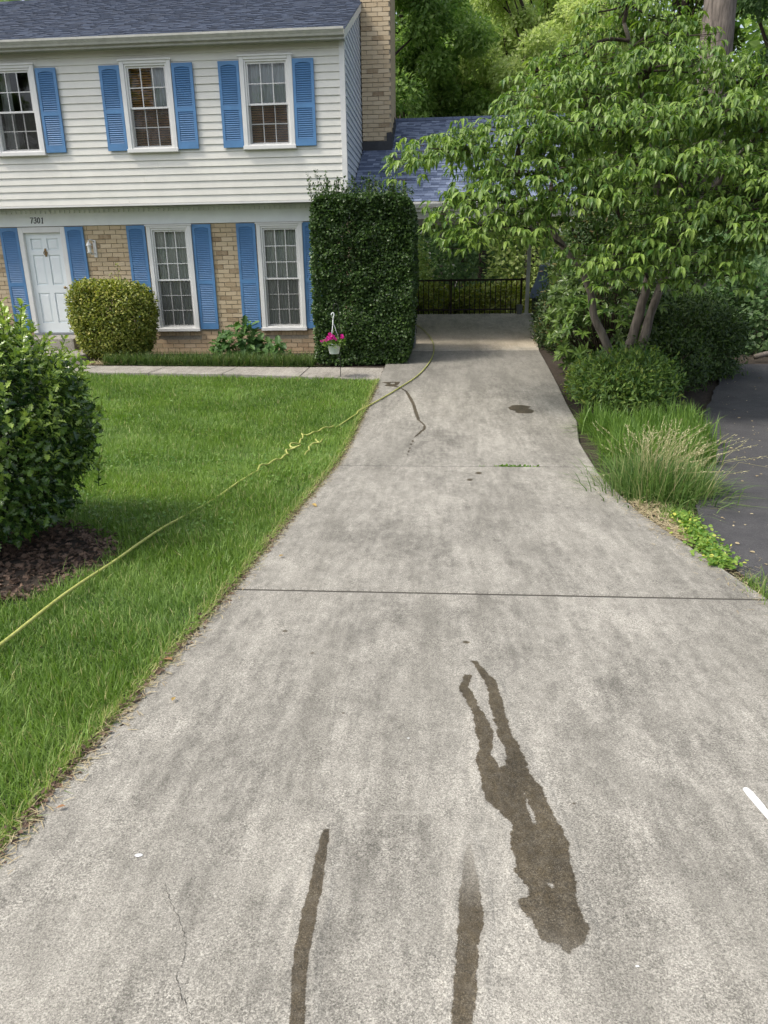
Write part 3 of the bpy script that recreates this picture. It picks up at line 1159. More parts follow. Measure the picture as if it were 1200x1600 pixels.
# roofs
def shingles(name, x0, x1, y0, z0, slope, length, exp, mat, parent, side=1, seed=0):
    """courses of laminated tabs, each tab a thin wedge"""
    r_ = np.random.default_rng(seed)
    cs_ = 1 / math.hypot(1, slope)
    dy, dzz = cs_ * side, slope * cs_
    ny, nz = -slope * cs_ * side, cs_
    T = []
    nrow = int(length / exp)
    for i in range(nrow):
        x = x0 - r_.random() * .3
        while x < x1:
            wdt = r_.uniform(.10, .22)
            a, b = max(x, x0), min(x + wdt, x1)
            x += wdt
            if b - a < .02:
                continue
            th = r_.choice([.008, .014])
            T.append((a, b - .003, i * exp + r_.uniform(-.004, .004), th, r_.random()))
    T = np.array(T)
    n_ = len(T)
    e = exp * 1.25
    V = np.zeros((n_, 8, 3))
    for k, (xx, s_, h) in enumerate([(0, 0, 0), (1, 0, 0), (1, 1, 0), (0, 1, 0), (0, 0, 1), (1, 0, 1), (1, 1, .25), (0, 1, .25)]):
        d_ = T[:, 2] + s_ * e
        hh = h * T[:, 3]
        V[:, k, 0] = T[:, 0] if xx == 0 else T[:, 1]
        V[:, k, 1] = y0 + dy * d_ + ny * hh
        V[:, k, 2] = z0 + dzz * d_ + nz * hh
    F = [(4, 5, 6, 7), (0, 1, 5, 4), (1, 2, 6, 5), (3, 0, 4, 7)]
    lt = np.array(F).ravel()
    L = (lt[None] + (np.arange(n_) * 8)[:, None]).ravel()
    return obj(name, raw_mesh(name, V.reshape(-1, 3), L, np.arange(n_ * 4) * 4, np.full(n_ * 4, 4), mat, False, np.repeat(T[:, 4], 4)), parent, 'stuff')


LR = (RIDY - RY0) * math.hypot(1, RS)
ridge_z = RZ0 + RS * (RIDY - RY0)
rf = MB().prism_x([(RY0 - .03, RZ0 - .012), (RIDY, ridge_z - .005), (2 * RIDY - RY0, RZ0 - .012), (2 * RIDY - RY0, RZ0 - .12), (RIDY, ridge_z - .12), (RY0, RZ0 - .12)], HL, SX + .018).build('roof', M['shingle'], house)
shingles('shingle_courses', HL + 2.5, SX + .07, RY0 - .05, RZ0 - .02, RS, LR, .135, M['shingle'], rf, 1, 3)
# rake board on the gable edge
V = [(SX + .02, RY0 - .02, RZ0 - .16), (SX + .055, RY0 - .02, RZ0 - .16), (SX + .055, RY0 - .02, RZ0 - .02), (SX + .02, RY0 - .02, RZ0 - .02)]
V2 = [(x_, RIDY, z_ + ridge_z - RZ0) for x_, y_, z_ in V]
MB().add(V + V2, [(3, 2, 1, 0), (4, 5, 6, 7), (0, 1, 5, 4), (1, 2, 6, 5), (2, 3, 7, 6), (3, 0, 4, 7)]).build('rake_board', M['white'], house)
# eave: soffit, fascia, K-style gutter
MB().box(HL, SX + .03, RY0 - .01, Y2 + .02, 5.60, 5.622).build('eave_soffit', M['soffit'], house)
MB().box(HL, SX + .035, RY0 - .035, RY0 - .012, 5.575, 5.715).build('fascia_board', M['gutter'], house)
prof = [(RY0 - .036, 5.735), (RY0 - .036, 5.62), (RY0 - .10, 5.62), (RY0 - .112, 5.65), (RY0 - .15, 5.70), (RY0 - .15, 5.735), (RY0 - .135, 5.738), (RY0 - .135, 5.706), (RY0 - .098, 5.655), (RY0 - .05, 5.632), (RY0 - .05, 5.735)]
MB().prism_x(prof, HL, SX + .05).build('gutter', M['gutter'], house)

# carport
CPX = 2.75
cr = MB().prism_x([(15.12, cz(15.12) - .012), (19.92, cz(19.92)), (20.05, cz(19.80)), (20.05, cz(19.80) - .14), (19.92, cz(19.92) - .14), (15.12, cz(15.12) - .14)], SX + .03, CPX).build('carport_roof', M['shingle2'], house)  # back slope left off behind the ridge to let light in
MB().add([(SX + .06, 15.32, cz(15.32) - .16), (CPX - .02, 15.32, cz(15.32) - .16), (CPX - .02, 19.9, cz(19.9) - .16), (SX + .06, 19.9, cz(19.9) - .16)], [(0, 1, 2, 3)]).build('carport_bounce_sheet', M['white'], house)  # added white sheet that bounces light onto the carport floor
shingles('shingle_courses', SX + .03, CPX + .03, 15.09, cz(15.09) - .006, CS, (19.92 - 15.09) * math.hypot(1, CS), .14, M['shingle2'], cr, 1, 9)
cap = MB()
x = SX + .03
while x < CPX:
    cap.add([(x, 19.76, cz(19.76) + .012), (x + .24, 19.76, cz(19.76) + .012), (x + .24, 19.92, cz(19.92) + .03), (x, 19.92, cz(19.92) + .03), (x + .24, 20.08, cz(19.76) + .012), (x, 20.08, cz(19.76) + .012)], [(0, 1, 2, 3), (3, 2, 4, 5)])
    x += .225
cap.build('ridge_caps', M['shingle2'], cr, kind='stuff')
MB().box(SX + .03, CPX, 15.10, 15.13, cz(15.1) - .19, cz(15.1) - .03).build('carport_fascia', M['white'], house)
zc = cz(15.1) - .02
prof = [(15.098, zc), (15.098, zc - .11), (15.03, zc - .11), (15.0, zc - .04), (15.0, zc), (15.012, zc), (15.014, zc - .035), (15.036, zc - .098), (15.085, zc - .098), (15.085, zc)]
MB().prism_x(prof, SX + .05, CPX + .03).build('carport_gutter', M['gutter2'], house)
MB().box(SX + .03, CPX, 15.135, 15.30, zc - .30, zc - .16).build('carport_beam', M['soffit'], house)
pz = float(dz(20.35))
mb = MB().box(2.215, 2.305, 20.10, 20.19, pz + .03, zc - .13)
mb.box(2.185, 2.335, 20.07, 20.22, pz - .03, pz + .03)
mb.build('carport_post', M['bright'], house, bevel=.004)
MB().box(SX + .03, CPX, 20.08, 20.21, zc - .129, zc + .06).build('carport_beam', M['white'], house)


# windows
def window(x0, x1, z0, z1, yf, cols, rows, parent, screen=True, key=''):
    w_ = MB()
    cw_ = .085
    # casing boards, proud of the wall
    w_.box(x0, x0 + cw_, yf - .05, yf + .06, z0 + .07, z1)
    w_.box(x1 - cw_, x1, yf - .05, yf + .06, z0 + .07, z1)
    w_.box(x0 + cw_, x1 - cw_, yf - .05, yf + .06, z1 - cw_ * .8, z1)
    w_ob = w_.build('window', M['white'], parent, bevel=.006)
    MB().box(x0 - .012, x1 + .012, yf - .075, yf + .06, z0, z0 + .068).build('sill', M['white'], w_ob, bevel=.006)
    tr_ = MB().box(x0 - .02, x1 + .02, yf - .07, yf - .052, z1 - .018, z1 + .008)
    tr_.build('head_trim', M['white'], w_ob)
    ix0, ix1, iz0, iz1 = x0 + cw_ + .001, x1 - cw_ - .001, z0 + .07, z1 - cw_ * .8 - .001
    jm = MB()
    jm.box(ix0, ix0 + .03, yf - .03, yf + .08, iz0, iz1)
    jm.box(ix1 - .03, ix1, yf - .03, yf + .08, iz0, iz1)
    jm.box(ix0 + .03, ix1 - .03, yf - .03, yf + .08, iz1 - .03, iz1)
    jm.box(ix0 + .03, ix1 - .03, yf - .03, yf + .08, iz0, iz0 + .025)
    jm.build('frame', M['white'], w_ob)
    ix0, ix1, iz0, iz1 = ix0 + .031, ix1 - .031, iz0 + .026, iz1 - .031
    zm = iz0 + (iz1 - iz0) * .495
    for part, (za, zb_, yo) in enumerate(((zm - .02, iz1, 0.0), (iz0, zm + .02, .035))):
        sh = MB()
        sw_ = .032
        y0, y1 = yf + yo, yf + yo + .03
        sh.box(ix0, ix0 + sw_, y0, y1, za, zb_)
        sh.box(ix1 - sw_, ix1, y0, y1, za, zb_)
        sh.box(ix0 + sw_, ix1 - sw_, y0, y1, zb_ - sw_, zb_)
        sh.box(ix0 + sw_, ix1 - sw_, y0, y1, za, za + sw_)
        sh.build('sash', M['white'], w_ob)
        gx0, gx1, gz0, gz1 = ix0 + sw_, ix1 - sw_, za + sw_, zb_ - sw_
        mu = MB()
        t_ = .016
        for k in range(1, cols):
            xx = gx0 + (gx1 - gx0) * k / cols
            mu.box(xx - t_ / 2, xx + t_ / 2, y0 + .004, y1 - .004, gz0, gz1)
        for k in range(1, rows):
            zz = gz0 + (gz1 - gz0) * k / rows
            for c_ in range(cols):
                xa = gx0 + (gx1 - gx0) * c_ / cols + (t_ / 2 if c_ else 0)
                xb = gx0 + (gx1 - gx0) * (c_ + 1) / cols - (t_ / 2 if c_ < cols - 1 else 0)
                mu.box(xa, xb, y0 + .004, y1 - .004, zz - t_ / 2, zz + t_ / 2)
        mu.build('muntins', M['white'], w_ob)
        for c_ in range(cols):
            for r_ in range(rows):
                xa, xb = gx0 + (gx1 - gx0) * c_ / cols, gx0 + (gx1 - gx0) * (c_ + 1) / cols
                zz0, zz1 = gz0 + (gz1 - gz0) * r_ / rows, gz0 + (gz1 - gz0) * (r_ + 1) / rows
                tl = rng.normal(0, .0015, 2)
                yy = (y0 + y1) / 2
                V = [(xa, yy + tl[0], zz0), (xb, yy - tl[0] + tl[1], zz0), (xb, yy - tl[0], zz1), (xa, yy + tl[0] - tl[1], zz1)]
                MB().add(V, [(0, 1, 2, 3)]).build('pane', M['glass'], w_ob)
        if part == 1 and screen:
            MB().box(ix0 + .005, ix1 - .005, yf + .008, yf + .0085, za + .005, zm - .022).build('screen', M['screen'], w_ob)
    # the room behind
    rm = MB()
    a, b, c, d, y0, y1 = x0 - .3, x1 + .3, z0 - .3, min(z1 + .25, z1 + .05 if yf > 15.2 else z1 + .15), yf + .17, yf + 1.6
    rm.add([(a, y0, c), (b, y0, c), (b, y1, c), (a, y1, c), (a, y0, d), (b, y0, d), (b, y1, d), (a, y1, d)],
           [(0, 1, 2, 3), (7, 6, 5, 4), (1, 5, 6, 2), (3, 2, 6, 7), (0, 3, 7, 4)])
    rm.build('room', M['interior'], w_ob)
    return (ix0, ix1, iz0, iz1)


def curtain(name, x0, x1, z0, z1, y, mat, label, folds=9, amp=.018, sweep=0.0):
    n_ = folds * 8
    m_ = 10
    V, F = [], []
    ph = random.random() * 6
    for j in range(m_ + 1):
        t = j / m_
        for i in range(n_ + 1):
            u_ = i / n_
            x_ = x0 + (x1 - x0) * u_ + sweep * math.sin(t * 3) * (1 - u_)
            V.append((x_, y + amp * math.sin(2 * math.pi * folds * u_ + ph + .8 * math.sin(u_ * 9)) + .004 * math.sin(7 * t + u_ * 20), z1 + (z0 - z1) * t))
    for j in range(m_):
        for i in range(n_):
            a = j * (n_ + 1) + i
            F.append((a, a + 1, a + n_ + 2, a + n_ + 1))
    return tag(MB().add(V, F).build(name, mat, None, True), label, 'curtain')


def blind(x0, x1, z0, z1, y, label):
    t = thing('wooden_blind', label, 'blind', (0, 0, 0), 'wooden blinds upstairs')
    mb_ = MB()
    z = z0
    while z < z1 - .05:
        mb_.add([(x0, y - .018, z), (x1, y - .018, z), (x1, y + .018, z + .034), (x0, y + .018, z + .034),
                 (x0, y - .018, z + .003), (x1, y - .018, z + .003), (x1, y + .018, z + .037), (x0, y + .018, z + .037)],
                [(0, 3, 2, 1), (4, 5, 6, 7), (0, 1, 5, 4), (1, 2, 6, 5), (2, 3, 7, 6), (3, 0, 4, 7)])
        z += .042
    mb_.build('slats', M['blind'], t, kind='stuff')
    MB().box(x0, x1, y - .022, y + .022, z1 - .05, z1).build('headrail', M['blind'], t)
    return t


for i, (a, b) in enumerate(UW):
    q = window(a, b, UZ0, UZ1, Y2 - .02, 3, 2, house)
    mid_ = (q[2] + q[3]) / 2
    if i == 1:
        blind(q[0] - .02, q[1] + .02, q[2] - .02, q[3] + .02, Y2 + .15, 'brown wooden blind in the middle upstairs window')
        curtain('curtain', q[0] + (q[1] - q[0]) * .55, q[1] + .04, mid_, q[3] + .05, Y2 + .09, M['curtain'], 'pale curtain on the right half of the middle upstairs window', 5)
    if i == 2:
        blind(q[0] - .02, q[1] + .02, q[2] - .02, q[3] + .02, Y2 + .15, 'brown wooden blind in the upstairs window nearest the house corner')
        curtain('curtain', q[0] - .02, q[1] + .04, mid_, q[3] + .05, Y2 + .09, M['curtain'], 'pale curtain across the upper half of the upstairs corner window', 8)
    if i == 0:
        curtain('curtain', q[0] - .05, q[0] + .17, q[2] - .05, q[3] + .05, Y2 + .3, M['sheer'], 'curtain edge in the dark upstairs window above the door', 3)
for i, (a, b) in enumerate(LW):
    q = window(a, b, LZ0, LZ1, Y1 - .02, 3, 3, house)
    curtain('sheer_curtain', q[0] - .03, q[1] + .03, q[2] - .05, q[3] + .02, Y1 + .10, M['sheer'],
            ['white sheer curtain in the downstairs window beside the golden shrub', 'white sheer curtain in the downstairs window beside the tall hedge'][i], 11, .02, .03)


# shutters
def shutter_mesh(wd, ht):
    fr = MB()
    st = .052
    top, bot, midr = .085, .12, .075
    zm = ht * .44
    fr.box(0, st, 0, .03, 0, ht)
    fr.box(wd - st, wd, 0, .03, 0, ht)
    fr.box(st, wd - st, 0, .03, 0, bot)
    fr.box(st, wd - st, 0, .03, zm, zm + midr)
    # arched top rail
    n_ = 10
    xs_ = [st + (wd - 2 * st) * k / n_ for k in range(n_ + 1)]
    zz = [ht - top + .022 * math.sin(math.pi * k / n_) for k in range(n_ + 1)]
    V = [(x_, 0, z_) for x_, z_ in zip(xs_, zz)] + [(x_, 0, ht) for x_ in xs_] + [(x_, .03, z_) for x_, z_ in zip(xs_, zz)] + [(x_, .03, ht) for x_ in xs_]
    k = n_ + 1
    F = []
    for i in range(n_):
        F += [(i, i + 1, k + i + 1, k + i), (2 * k + i, 3 * k + i, 3 * k + i + 1, 2 * k + i + 1), (i, 2 * k + i, 2 * k + i + 1, i + 1), (k + i, k + i + 1, 3 * k + i + 1, 3 * k + i)]
    fr.add(V, F)
    fr.box(st, wd - st, .024, .03, bot, ht - top + .03)
    lv = MB()
    for za, zb_ in ((bot, zm), (zm + midr, ht - top + .012)):
        n_ = int((zb_ - za) / .036)
        for i in range(n_):
            z = za + (zb_ - za) * i / n_
            lv.add([(st, .003, z + .004), (wd - st, .003, z + .004), (wd - st, .022, z + .032), (st, .022, z + .032),
                    (st, .003, z + .011), (wd - st, .003, z + .011), (wd - st, .022, z + .039), (st, .022, z + .039)],
                   [(0, 3, 2, 1), (4, 5, 6, 7), (0, 1, 5, 4), (2, 3, 7, 6), (1, 2, 6, 5), (3, 0, 4, 7)])
    return fr.mesh('shutter', M['blue']), lv.mesh('louvres', M['louvre'])


def place_shutter(ms, x, y, z):
    o_ = bpy.data.objects.new('shutter', ms[0])
    link(o_, house)
    o_.location = (x, y, z)
    l_ = bpy.data.objects.new('louvres', ms[1])
    link(l_, o_)
    l_['kind'] = 'stuff'


UH = 5.342 - 3.897
ums = shutter_mesh(.395, UH)
for a in (-9.13, -7.716, -6.472, -5.073, -4.19, -2.794):
    place_shutter(ums, a, Y2 - .062, 3.897)
LH = 2.575 - .50
lms = shutter_mesh(.39, LH)
for a, b in SH_L:
    place_shutter(lms, a, Y1 - .042, .50)

# front door
dw = MB()
dw.box(DR[0], DR[0] + .105, Y1 - .04, Y1 + .06, .43, 2.58)
dw.box(DR[1] - .105, DR[1], Y1 - .04, Y1 + .06, .43, 2.58)
dw.box(DR[0] + .105, DR[1] - .105, Y1 - .04, Y1 + .06, 2.47, 2.58)
dw.build('door_frame', M['white'], house, bevel=.006)
dx0, dx1, dz0, dz1 = DR[0] + .107, DR[1] - .107, .455, 2.468
dl = MB()
st = .10
ws_ = (dx1 - dx0 - 3 * st) / 2
zr = [dz0, dz0 + .20, dz0 + .82, dz0 + .98, dz0 + 1.58, dz0 + 1.68, dz1 - .11, dz1]
yd = Y1 + .03
for a in (dx0, dx0 + st + ws_, dx1 - st):
    dl.box(a, a + st, yd, yd + .045, dz0, dz1)
for a in (dx0 + st, dx0 + 2 * st + ws_):
    for za, zb_ in ((zr[0], zr[1]), (zr[2], zr[3]), (zr[4], zr[5]), (zr[6], zr[7])):
        dl.box(a, a + ws_, yd, yd + .045, za, zb_)
door = dl.build('front_door', M['door'], house)
for a in (dx0 + st, dx0 + 2 * st + ws_):
    for za, zb_ in ((zr[1], zr[2]), (zr[3], zr[4]), (zr[5], zr[6])):
        y0, y1 = yd + .028, yd + .008
        e = .045
        V = [(a, y0, za), (a + ws_, y0, za), (a + ws_, y0, zb_), (a, y0, zb_), (a + e, y1, za + e), (a + ws_ - e, y1, za + e), (a + ws_ - e, y1, zb_ - e), (a + e, y1, zb_ - e)]
        MB().add(V, [(0, 1, 5, 4), (1, 2, 6, 5), (2, 3, 7, 6), (3, 0, 4, 7), (4, 5, 6, 7)]).build('panel', M['door'], door)
kn = MB()
kc = ((dx0 + dx1) / 2, yd - .012, zr[4] + .04)
kn.tube([(kc[0], yd, kc[2] + .06), (kc[0], yd - .025, kc[2] + .06)], .02, 10)
kn.tube([(kc[0] + .04 * math.sin(t * .6283), kc[1] - .006, kc[2] + .04 * math.cos(t * .6283)) for t in range(11)], .009, 6)
kn.box(kc[0] - .018, kc[0] + .018, yd - .012, yd - .001, kc[2] - .07, kc[2] + .09)
kn.build('knocker', M['brass'], door, True)
hd = MB()
hd.tube([(dx1 - .06, yd, 1.38), (dx1 - .06, yd - .05, 1.38)], .014, 8)
hd.lathe([(0.0, -.03), (.025, -.02), (.03, 0), (.025, .02), (0, .03)], (dx1 - .06, yd - .06, 1.38), 12)
hd.build('door_knob', M['brass'], door, True)
MB().box(DR[0] + .02, DR[1] - .02, Y1 - .06, Y1 + .16, .41, .452).build('door_sill', M['greymetal'], house)
# steps
stp = MB().box(-9.4, -6.88, 13.55, 15.0, -.2, .17)
stp.build('door_step', M['walk'], house, bevel=.01)
stp = MB().box(-9.1, -7.45, 14.45, Y1 + .005, -.2, .405)
stp.build('door_step', M['walk'], house, bevel=.01)

# house number 7301, slanted black digits on the frieze
STROKES = {'7': [[(0, .97), (.62, 1), (.42, .55), (.28, 0)]],
           '3': [[(.05, .85), (.2, 1), (.48, 1), (.6, .8), (.45, .57), (.25, .53)], [(.45, .53), (.62, .3), (.5, .05), (.2, 0), (.02, .14)]],
           '0': [[(.3, 1), (.52, .85), (.6, .5), (.52, .15), (.3, 0), (.08, .15), (0, .5), (.08, .85), (.3, 1)]],
           '1': [[(.15, .82), (.35, 1), (.35, 0)], [(.18, 0), (.52, 0)]]}
dxn = -8.50
for ch in '7301':
    mbn = MB()
    for s_ in STROKES[ch]:
        mbn.tube([(dxn + .085 * (px + .15 * pz), Y1 - .042, 2.655 + .105 * pz) for px, pz in s_], .0075, 6)
    mbn.build('house_number', M['black'], fz)
    dxn += .077

# wall lantern by the door
for xg in (SX + .1, .5, CPX - .12):
    MB().box(xg, xg + .09, 20.06, 20.15, zc + .061, cz(19.80) - .02).build('roof_strut', M['white'], house)

lan = thing('wall_lantern', 'white metal coach lantern on the brick beside the front door', 'wall lamp', (-7.20, Y1 - .02, 2.02))
MB().box(-7.235, -7.165, Y1 - .03, Y1 - .008, 1.97, 2.31).build('backplate', M['white'], lan, bevel=.008)
mb = MB()
mb.tube([(-7.20, Y1 - .03, 2.27), (-7.22, Y1 - .08, 2.31), (-7.25, Y1 - .13, 2.31), (-7.265, Y1 - .14, 2.285)], .011, 8)
mb.tube([(-7.20, Y1 - .03, 2.05), (-7.23, Y1 - .09, 2.03), (-7.265, Y1 - .14, 2.05)], .011, 8)
mb.build('arm', M['white'], lan, True)
mb = MB().lathe([(0, .0), (.05, .01), (.055, .03), (.035, .035), (.042, .15), (.06, .155), (.05, .19), (.02, .225), (.012, .24), (0, .245)], (-7.265, Y1 - .14, 2.045), 8)
mb.build('lamp_body', M['white'], lan)
MB().lathe([(.0365, 0), (.0435, .105)], (-7.265, Y1 - .14, 2.084), 6).build('lamp_glass', M['sheer'], lan)

# ------------------------------------------------------------------ railing, bins, box, hose, hanging basket
rail = thing('metal_railing', 'black metal railing with thin balusters at the end of the driveway', 'railing', (-1.6, 20.45, pz))
MB().box(-1.68, 2.20, 20.43, 20.48, pz + .86, pz + .91).build('top_rail', M['railwood'], rail)
MB().box(-1.68, 2.20, 20.44, 20.47, pz + .10, pz + .14).build('bottom_rail', M['railwood'], rail)
bal = MB().box(-.011, .011, -.011, .011, 0, .859).mesh('baluster', M['railwood'])
for k in range(28):
    o = bpy.data.objects.new('baluster', bal)
    COL.objects.link(o)
    o.parent = rail
    o.location = Vector((-1.6 + k * .1385, 20.455, pz + .001)) - rail.location
for x in (-1.66, 0.25, 2.13):
    MB().box(x - .024, x + .024, 20.425, 20.425 + .06, pz, pz + .93).build('rail_post', M['railwood'], rail)

pail = thing('pail', 'small grey pail at the foot of the white carport post', 'pail', (2.08, 20.3, pz))
MB().lathe([(0, .003), (.068, .003), (.085, .24), (.09, .245), (.082, .245), (.066, .01)], (2.08, 20.25, pz), 16).build('bucket', M['greymetal'], pail, True)

bz = float(gz(2.62, 20.0))
binn = thing('covered_bin', 'dark bin under a blue plastic cover behind the white post', 'bin', (2.62, 20.0, bz))
mb = MB()
mb.add([(2.42, 19.75, bz), (2.80, 19.75, bz), (2.80, 20.15, bz), (2.42, 20.15, bz), (2.38, 19.7, bz + .72), (2.84, 19.7, bz + .72), (2.84, 20.2, bz + .72), (2.38, 20.2, bz + .72)],
       [(0, 3, 2, 1), (4, 5, 6, 7), (0, 1, 5, 4), (1, 2, 6, 5), (2, 3, 7, 6), (3, 0, 4, 7)])
mb.build('body', M['binbody'], binn, bevel=.02)
MB().lathe([(.30, .70), (.31, .78), (.26, .95), (.17, 1.15), (.12, 1.35), (.10, 1.5), (0, 1.53)], (2.61, 19.95, bz), 14).build('cover', M['tarp'], binn, True)

gb = float(dz(14.9))
ub = thing('utility_box', 'grey metal utility box half hidden by the tall hedge', 'utility box', (-.80, 15.0, gb))
MB().box(-1.05, -.53, 14.66, 15.3, gb + .01, gb + .62).build('cabinet', M['greymetal'], ub, bevel=.012)
MB().box(-.529, -.515, 14.72, 15.22, gb + .06, gb + .56).build('door_panel', M['greymetal'], ub, bevel=.005)
MB().box(-.514, -.502, 15.10, 15.15, gb + .27, gb + .36).build('latch', M['black'], ub)


def hosemat():
    m, t, b = new_mat('yellow_green_hose')
    c = mixc(t, ramp(t, noise(t, 40, 3), .4, .6), (0.36, 0.39, 0.09), (0.50, 0.51, 0.16))
    t.links.new(c, b.inputs['Base Color'])
    b.inputs['Roughness'].default_value = 0.5
    return m


def smooth_path(P, n_):
    P = np.asarray(P, float)
    d = np.concatenate([[0], np.cumsum(np.linalg.norm(np.diff(P, axis=0), axis=1))])
    t = np.linspace(0, d[-1], n_)
    out = np.zeros((n_, P.shape[1]))
    m_ = np.gradient(P, d, axis=0) if len(P) > 2 else np.zeros_like(P)
    j = np.clip(np.searchsorted(d, t) - 1, 0, len(P) - 2)
    h = (d[j + 1] - d[j])[:, None]
    s = ((t - d[j])[:, None]) / h
    return (2 * s**3 - 3 * s**2 + 1) * P[j] + (s**3 - 2 * s**2 + s) * h * m_[j] + (-2 * s**3 + 3 * s**2) * P[j + 1] + (s**3 - s**2) * h * m_[j + 1]


HP = [(-2.03, 1.6), (-1.99, 2.2), (-1.968, 2.738), (-1.959, 3.909), (-1.935, 4.75), (-1.857, 5.739), (-1.70, 6.75), (-1.637, 6.92), (-1.60, 7.10), (-1.575, 7.22), (-1.62, 7.32), (-1.62, 7.50), (-1.57, 7.54),
      (-1.53, 7.62), (-1.57, 7.60), (-1.63, 7.62), (-1.64, 7.75), (-1.59, 7.78), (-1.585, 7.92), (-1.60, 8.16), (-1.63, 8.28), (-1.56, 8.26), (-1.47, 8.47), (-1.325, 8.73), (-1.111, 9.64), (-0.67, 11.03), (-0.40, 11.95), (-0.24, 12.9), (-.155, 13.9), (-0.144, 14.76), (-0.20, 15.8), (-0.33, 16.8), (-0.70, 18.3), (-1.3, 19.2)]
HPs = smooth_path(HP, 420)
hz_ = []
for x, y in HPs:
    onl = x < le(y) - .02 and y < 12.6
    base = float(gz(x, y)) + .045 + .020 if onl else float(dz(y)) + .016
    hz_.append(base)
hz_ = np.array(hz_)
hz_ = np.convolve(np.pad(hz_, 4, mode='edge'), np.ones(9) / 9, mode='valid')
for i, (x, y) in enumerate(HPs):
    if 6.6 < y < 8.75 and x < -1.2:
        hz_[i] += .014 + .012 * math.sin(i * 1.1)
    elif x < -1.05 and y < 9.6:
        hz_[i] += .010 * math.sin(y * 4.3) + float(np.interp(y, [1, 4.2, 4.9, 6.3, 6.7], [.010, .004, -.031, -.034, -.012]) if y < 6.7 else -.022)
M['hose'] = hosemat()
hs_ = MB()
hs_.tube(np.column_stack([HPs, hz_]).tolist(), .0095, 8)
ho = tag(hs_.build('garden_hose', M['hose'], None, True), 'long yellow green garden hose kinked on the lawn and curving over the driveway', 'hose')
K2 = smooth_path([(-1.334, 7.995), (-1.353, 7.85), (-1.42, 7.97), (-1.36, 7.80), (-1.396, 7.779), (-1.432, 7.668), (-1.401, 7.444), (-1.404, 7.219)], 60)
k2z = [float(gz(x, y)) + .045 + .034 + .008 * math.sin(i * .5) for i, (x, y) in enumerate(K2)]
tag(MB().tube(np.column_stack([K2, k2z]).tolist(), .008, 6).build('rope_end', M['hose'], None, True), 'short loose yellow end lying beside the kinked hose', 'hose end')

# shepherd hook and hanging basket
hx, hy = -1.70, 12.02
hzg = float(gz(hx, hy))
hk = [(hx + .035, hy, hzg - .05), (hx + .03, hy, .5), (hx + .03, hy, 1.05), (hx + .025, hy, 1.10), (hx, hy, 1.13), (hx - .03, hy, 1.12), (hx - .05, hy, 1.07), (hx - .045, hy, 1.03), (hx - .03, hy, 1.02)]
tag(MB().tube(smooth_path(hk, 40).tolist(), .006, 8).build('shepherd_hook', M['black'], None, True), 'thin black hook stake holding the flower basket by the walk', 'plant hook')
bx, by = -1.752, 11.96
bask = thing('hanging_basket', 'white plastic hanging pot with a white hook above the lawn edge', 'hanging pot', (bx, by, .33))
MB().lathe([(0, 0), (.075, 0), (.078, .005), (.108, .15), (.115, .152), (.115, .168), (.106, .168), (.100, .13), (0, .13)], (bx, by, .335), 28).build('pot', M['pot'], bask, True)
MB().lathe([(0, .0), (.099, .0)], (bx, by, .468), 20).build('potting_soil', M['soil'], bask)
mb = MB()
top = (bx - .005, by, .84)
for a in (0.2, 2.3, 4.4):
    mb.tube([(bx + .107 * math.cos(a), by + .107 * math.sin(a), .50), top], .0035, 6)
mb.build('hanger_wires', M['pot'], bask, True)
MB().tube(smooth_path([(bx - .005, by, .80), (bx - .004, by, .86), (bx + .004, by, .92), (bx + .018, by, .955), (bx + .004, by, .985), (bx - .022, by, .975), (bx - .028, by, .945)], 24).tolist(), [.012] * 6 + [.009] * 18, 8).build('hook', M['pot'], bask, True)

pet = thing('potted_flowers', 'magenta flowers with green leaves growing in the white hanging pot', 'flowers', (bx, by, .47))
M['petal'] = leafmat('magenta_petals', (0.55, 0.02, 0.28), (0.75, 0.06, 0.42), .6, .3)
M['potleaf'] = leafmat('pot_leaves', (0.05, 0.11, 0.02), (0.16, 0.25, 0.05), .5, .3)
n = 260
a = rng.random(n) * 6.283
rr = np.sqrt(rng.random(n)) * .17
P = np.stack([bx + rr * np.cos(a), by + rr * np.sin(a), .49 + .10 * rng.random(n) - rr * .25], 1)
D = unit(np.stack([np.cos(a), np.sin(a), rng.normal(.2, .5, n)], 1))
obj('leaves', scatter('leaves', LEAF_ROUND, P, frames(D, unit(rng.normal(0, .4, (n, 3)) + [0, 0, 1])), rng.uniform(.035, .06, n), M['potleaf']), pet, 'stuff')
for (ox, oz, s) in [(-.05, .68, .8), (-.02, .66, .9), (.0, .625, 1), (-.03, .61, .9), (-.08, .60, .8), (-.13, .575, .8), (-.165, .56, .7), (.035, .595, .9), (.145, .635, 1.2), (-.10, .62, .7), (-.06, .64, .8), (-.19, .57, .5)]:
    k = 14
    aa = rng.random(k) * 6.283
    dd = unit(np.stack([np.cos(aa), -.5 + rng.normal(0, .4, k), np.sin(aa)], 1))
    cpos = np.array([bx + ox, by - .07 + rng.normal(0, .03), oz - .02])
    obj('flower', scatter('flower', LEAF_ROUND, cpos + dd * .004, frames(dd, np.tile([0.1, -1., 0.3], (k, 1)) + rng.normal(0, .4, (k, 3))), np.full(k, .034 * s), M['petal']), pet)
    obj('flower_stem', MB().tube([(bx + ox * .4, by, .47), (bx + ox * .8, by - .04, oz - .06), tuple(cpos)], .0025, 5).mesh('flower_stem', M['potleaf']), pet)


# ------------------------------------------------------------------ plants
def superell(dirs, r, p):
    s_ = (np.abs(dirs / r) ** p).sum(1) ** (-1 / p)
    pos = dirs * s_[:, None]
    nrm = unit(np.sign(pos) * np.abs(pos / r) ** (p - 1) / r)
    return pos, nrm


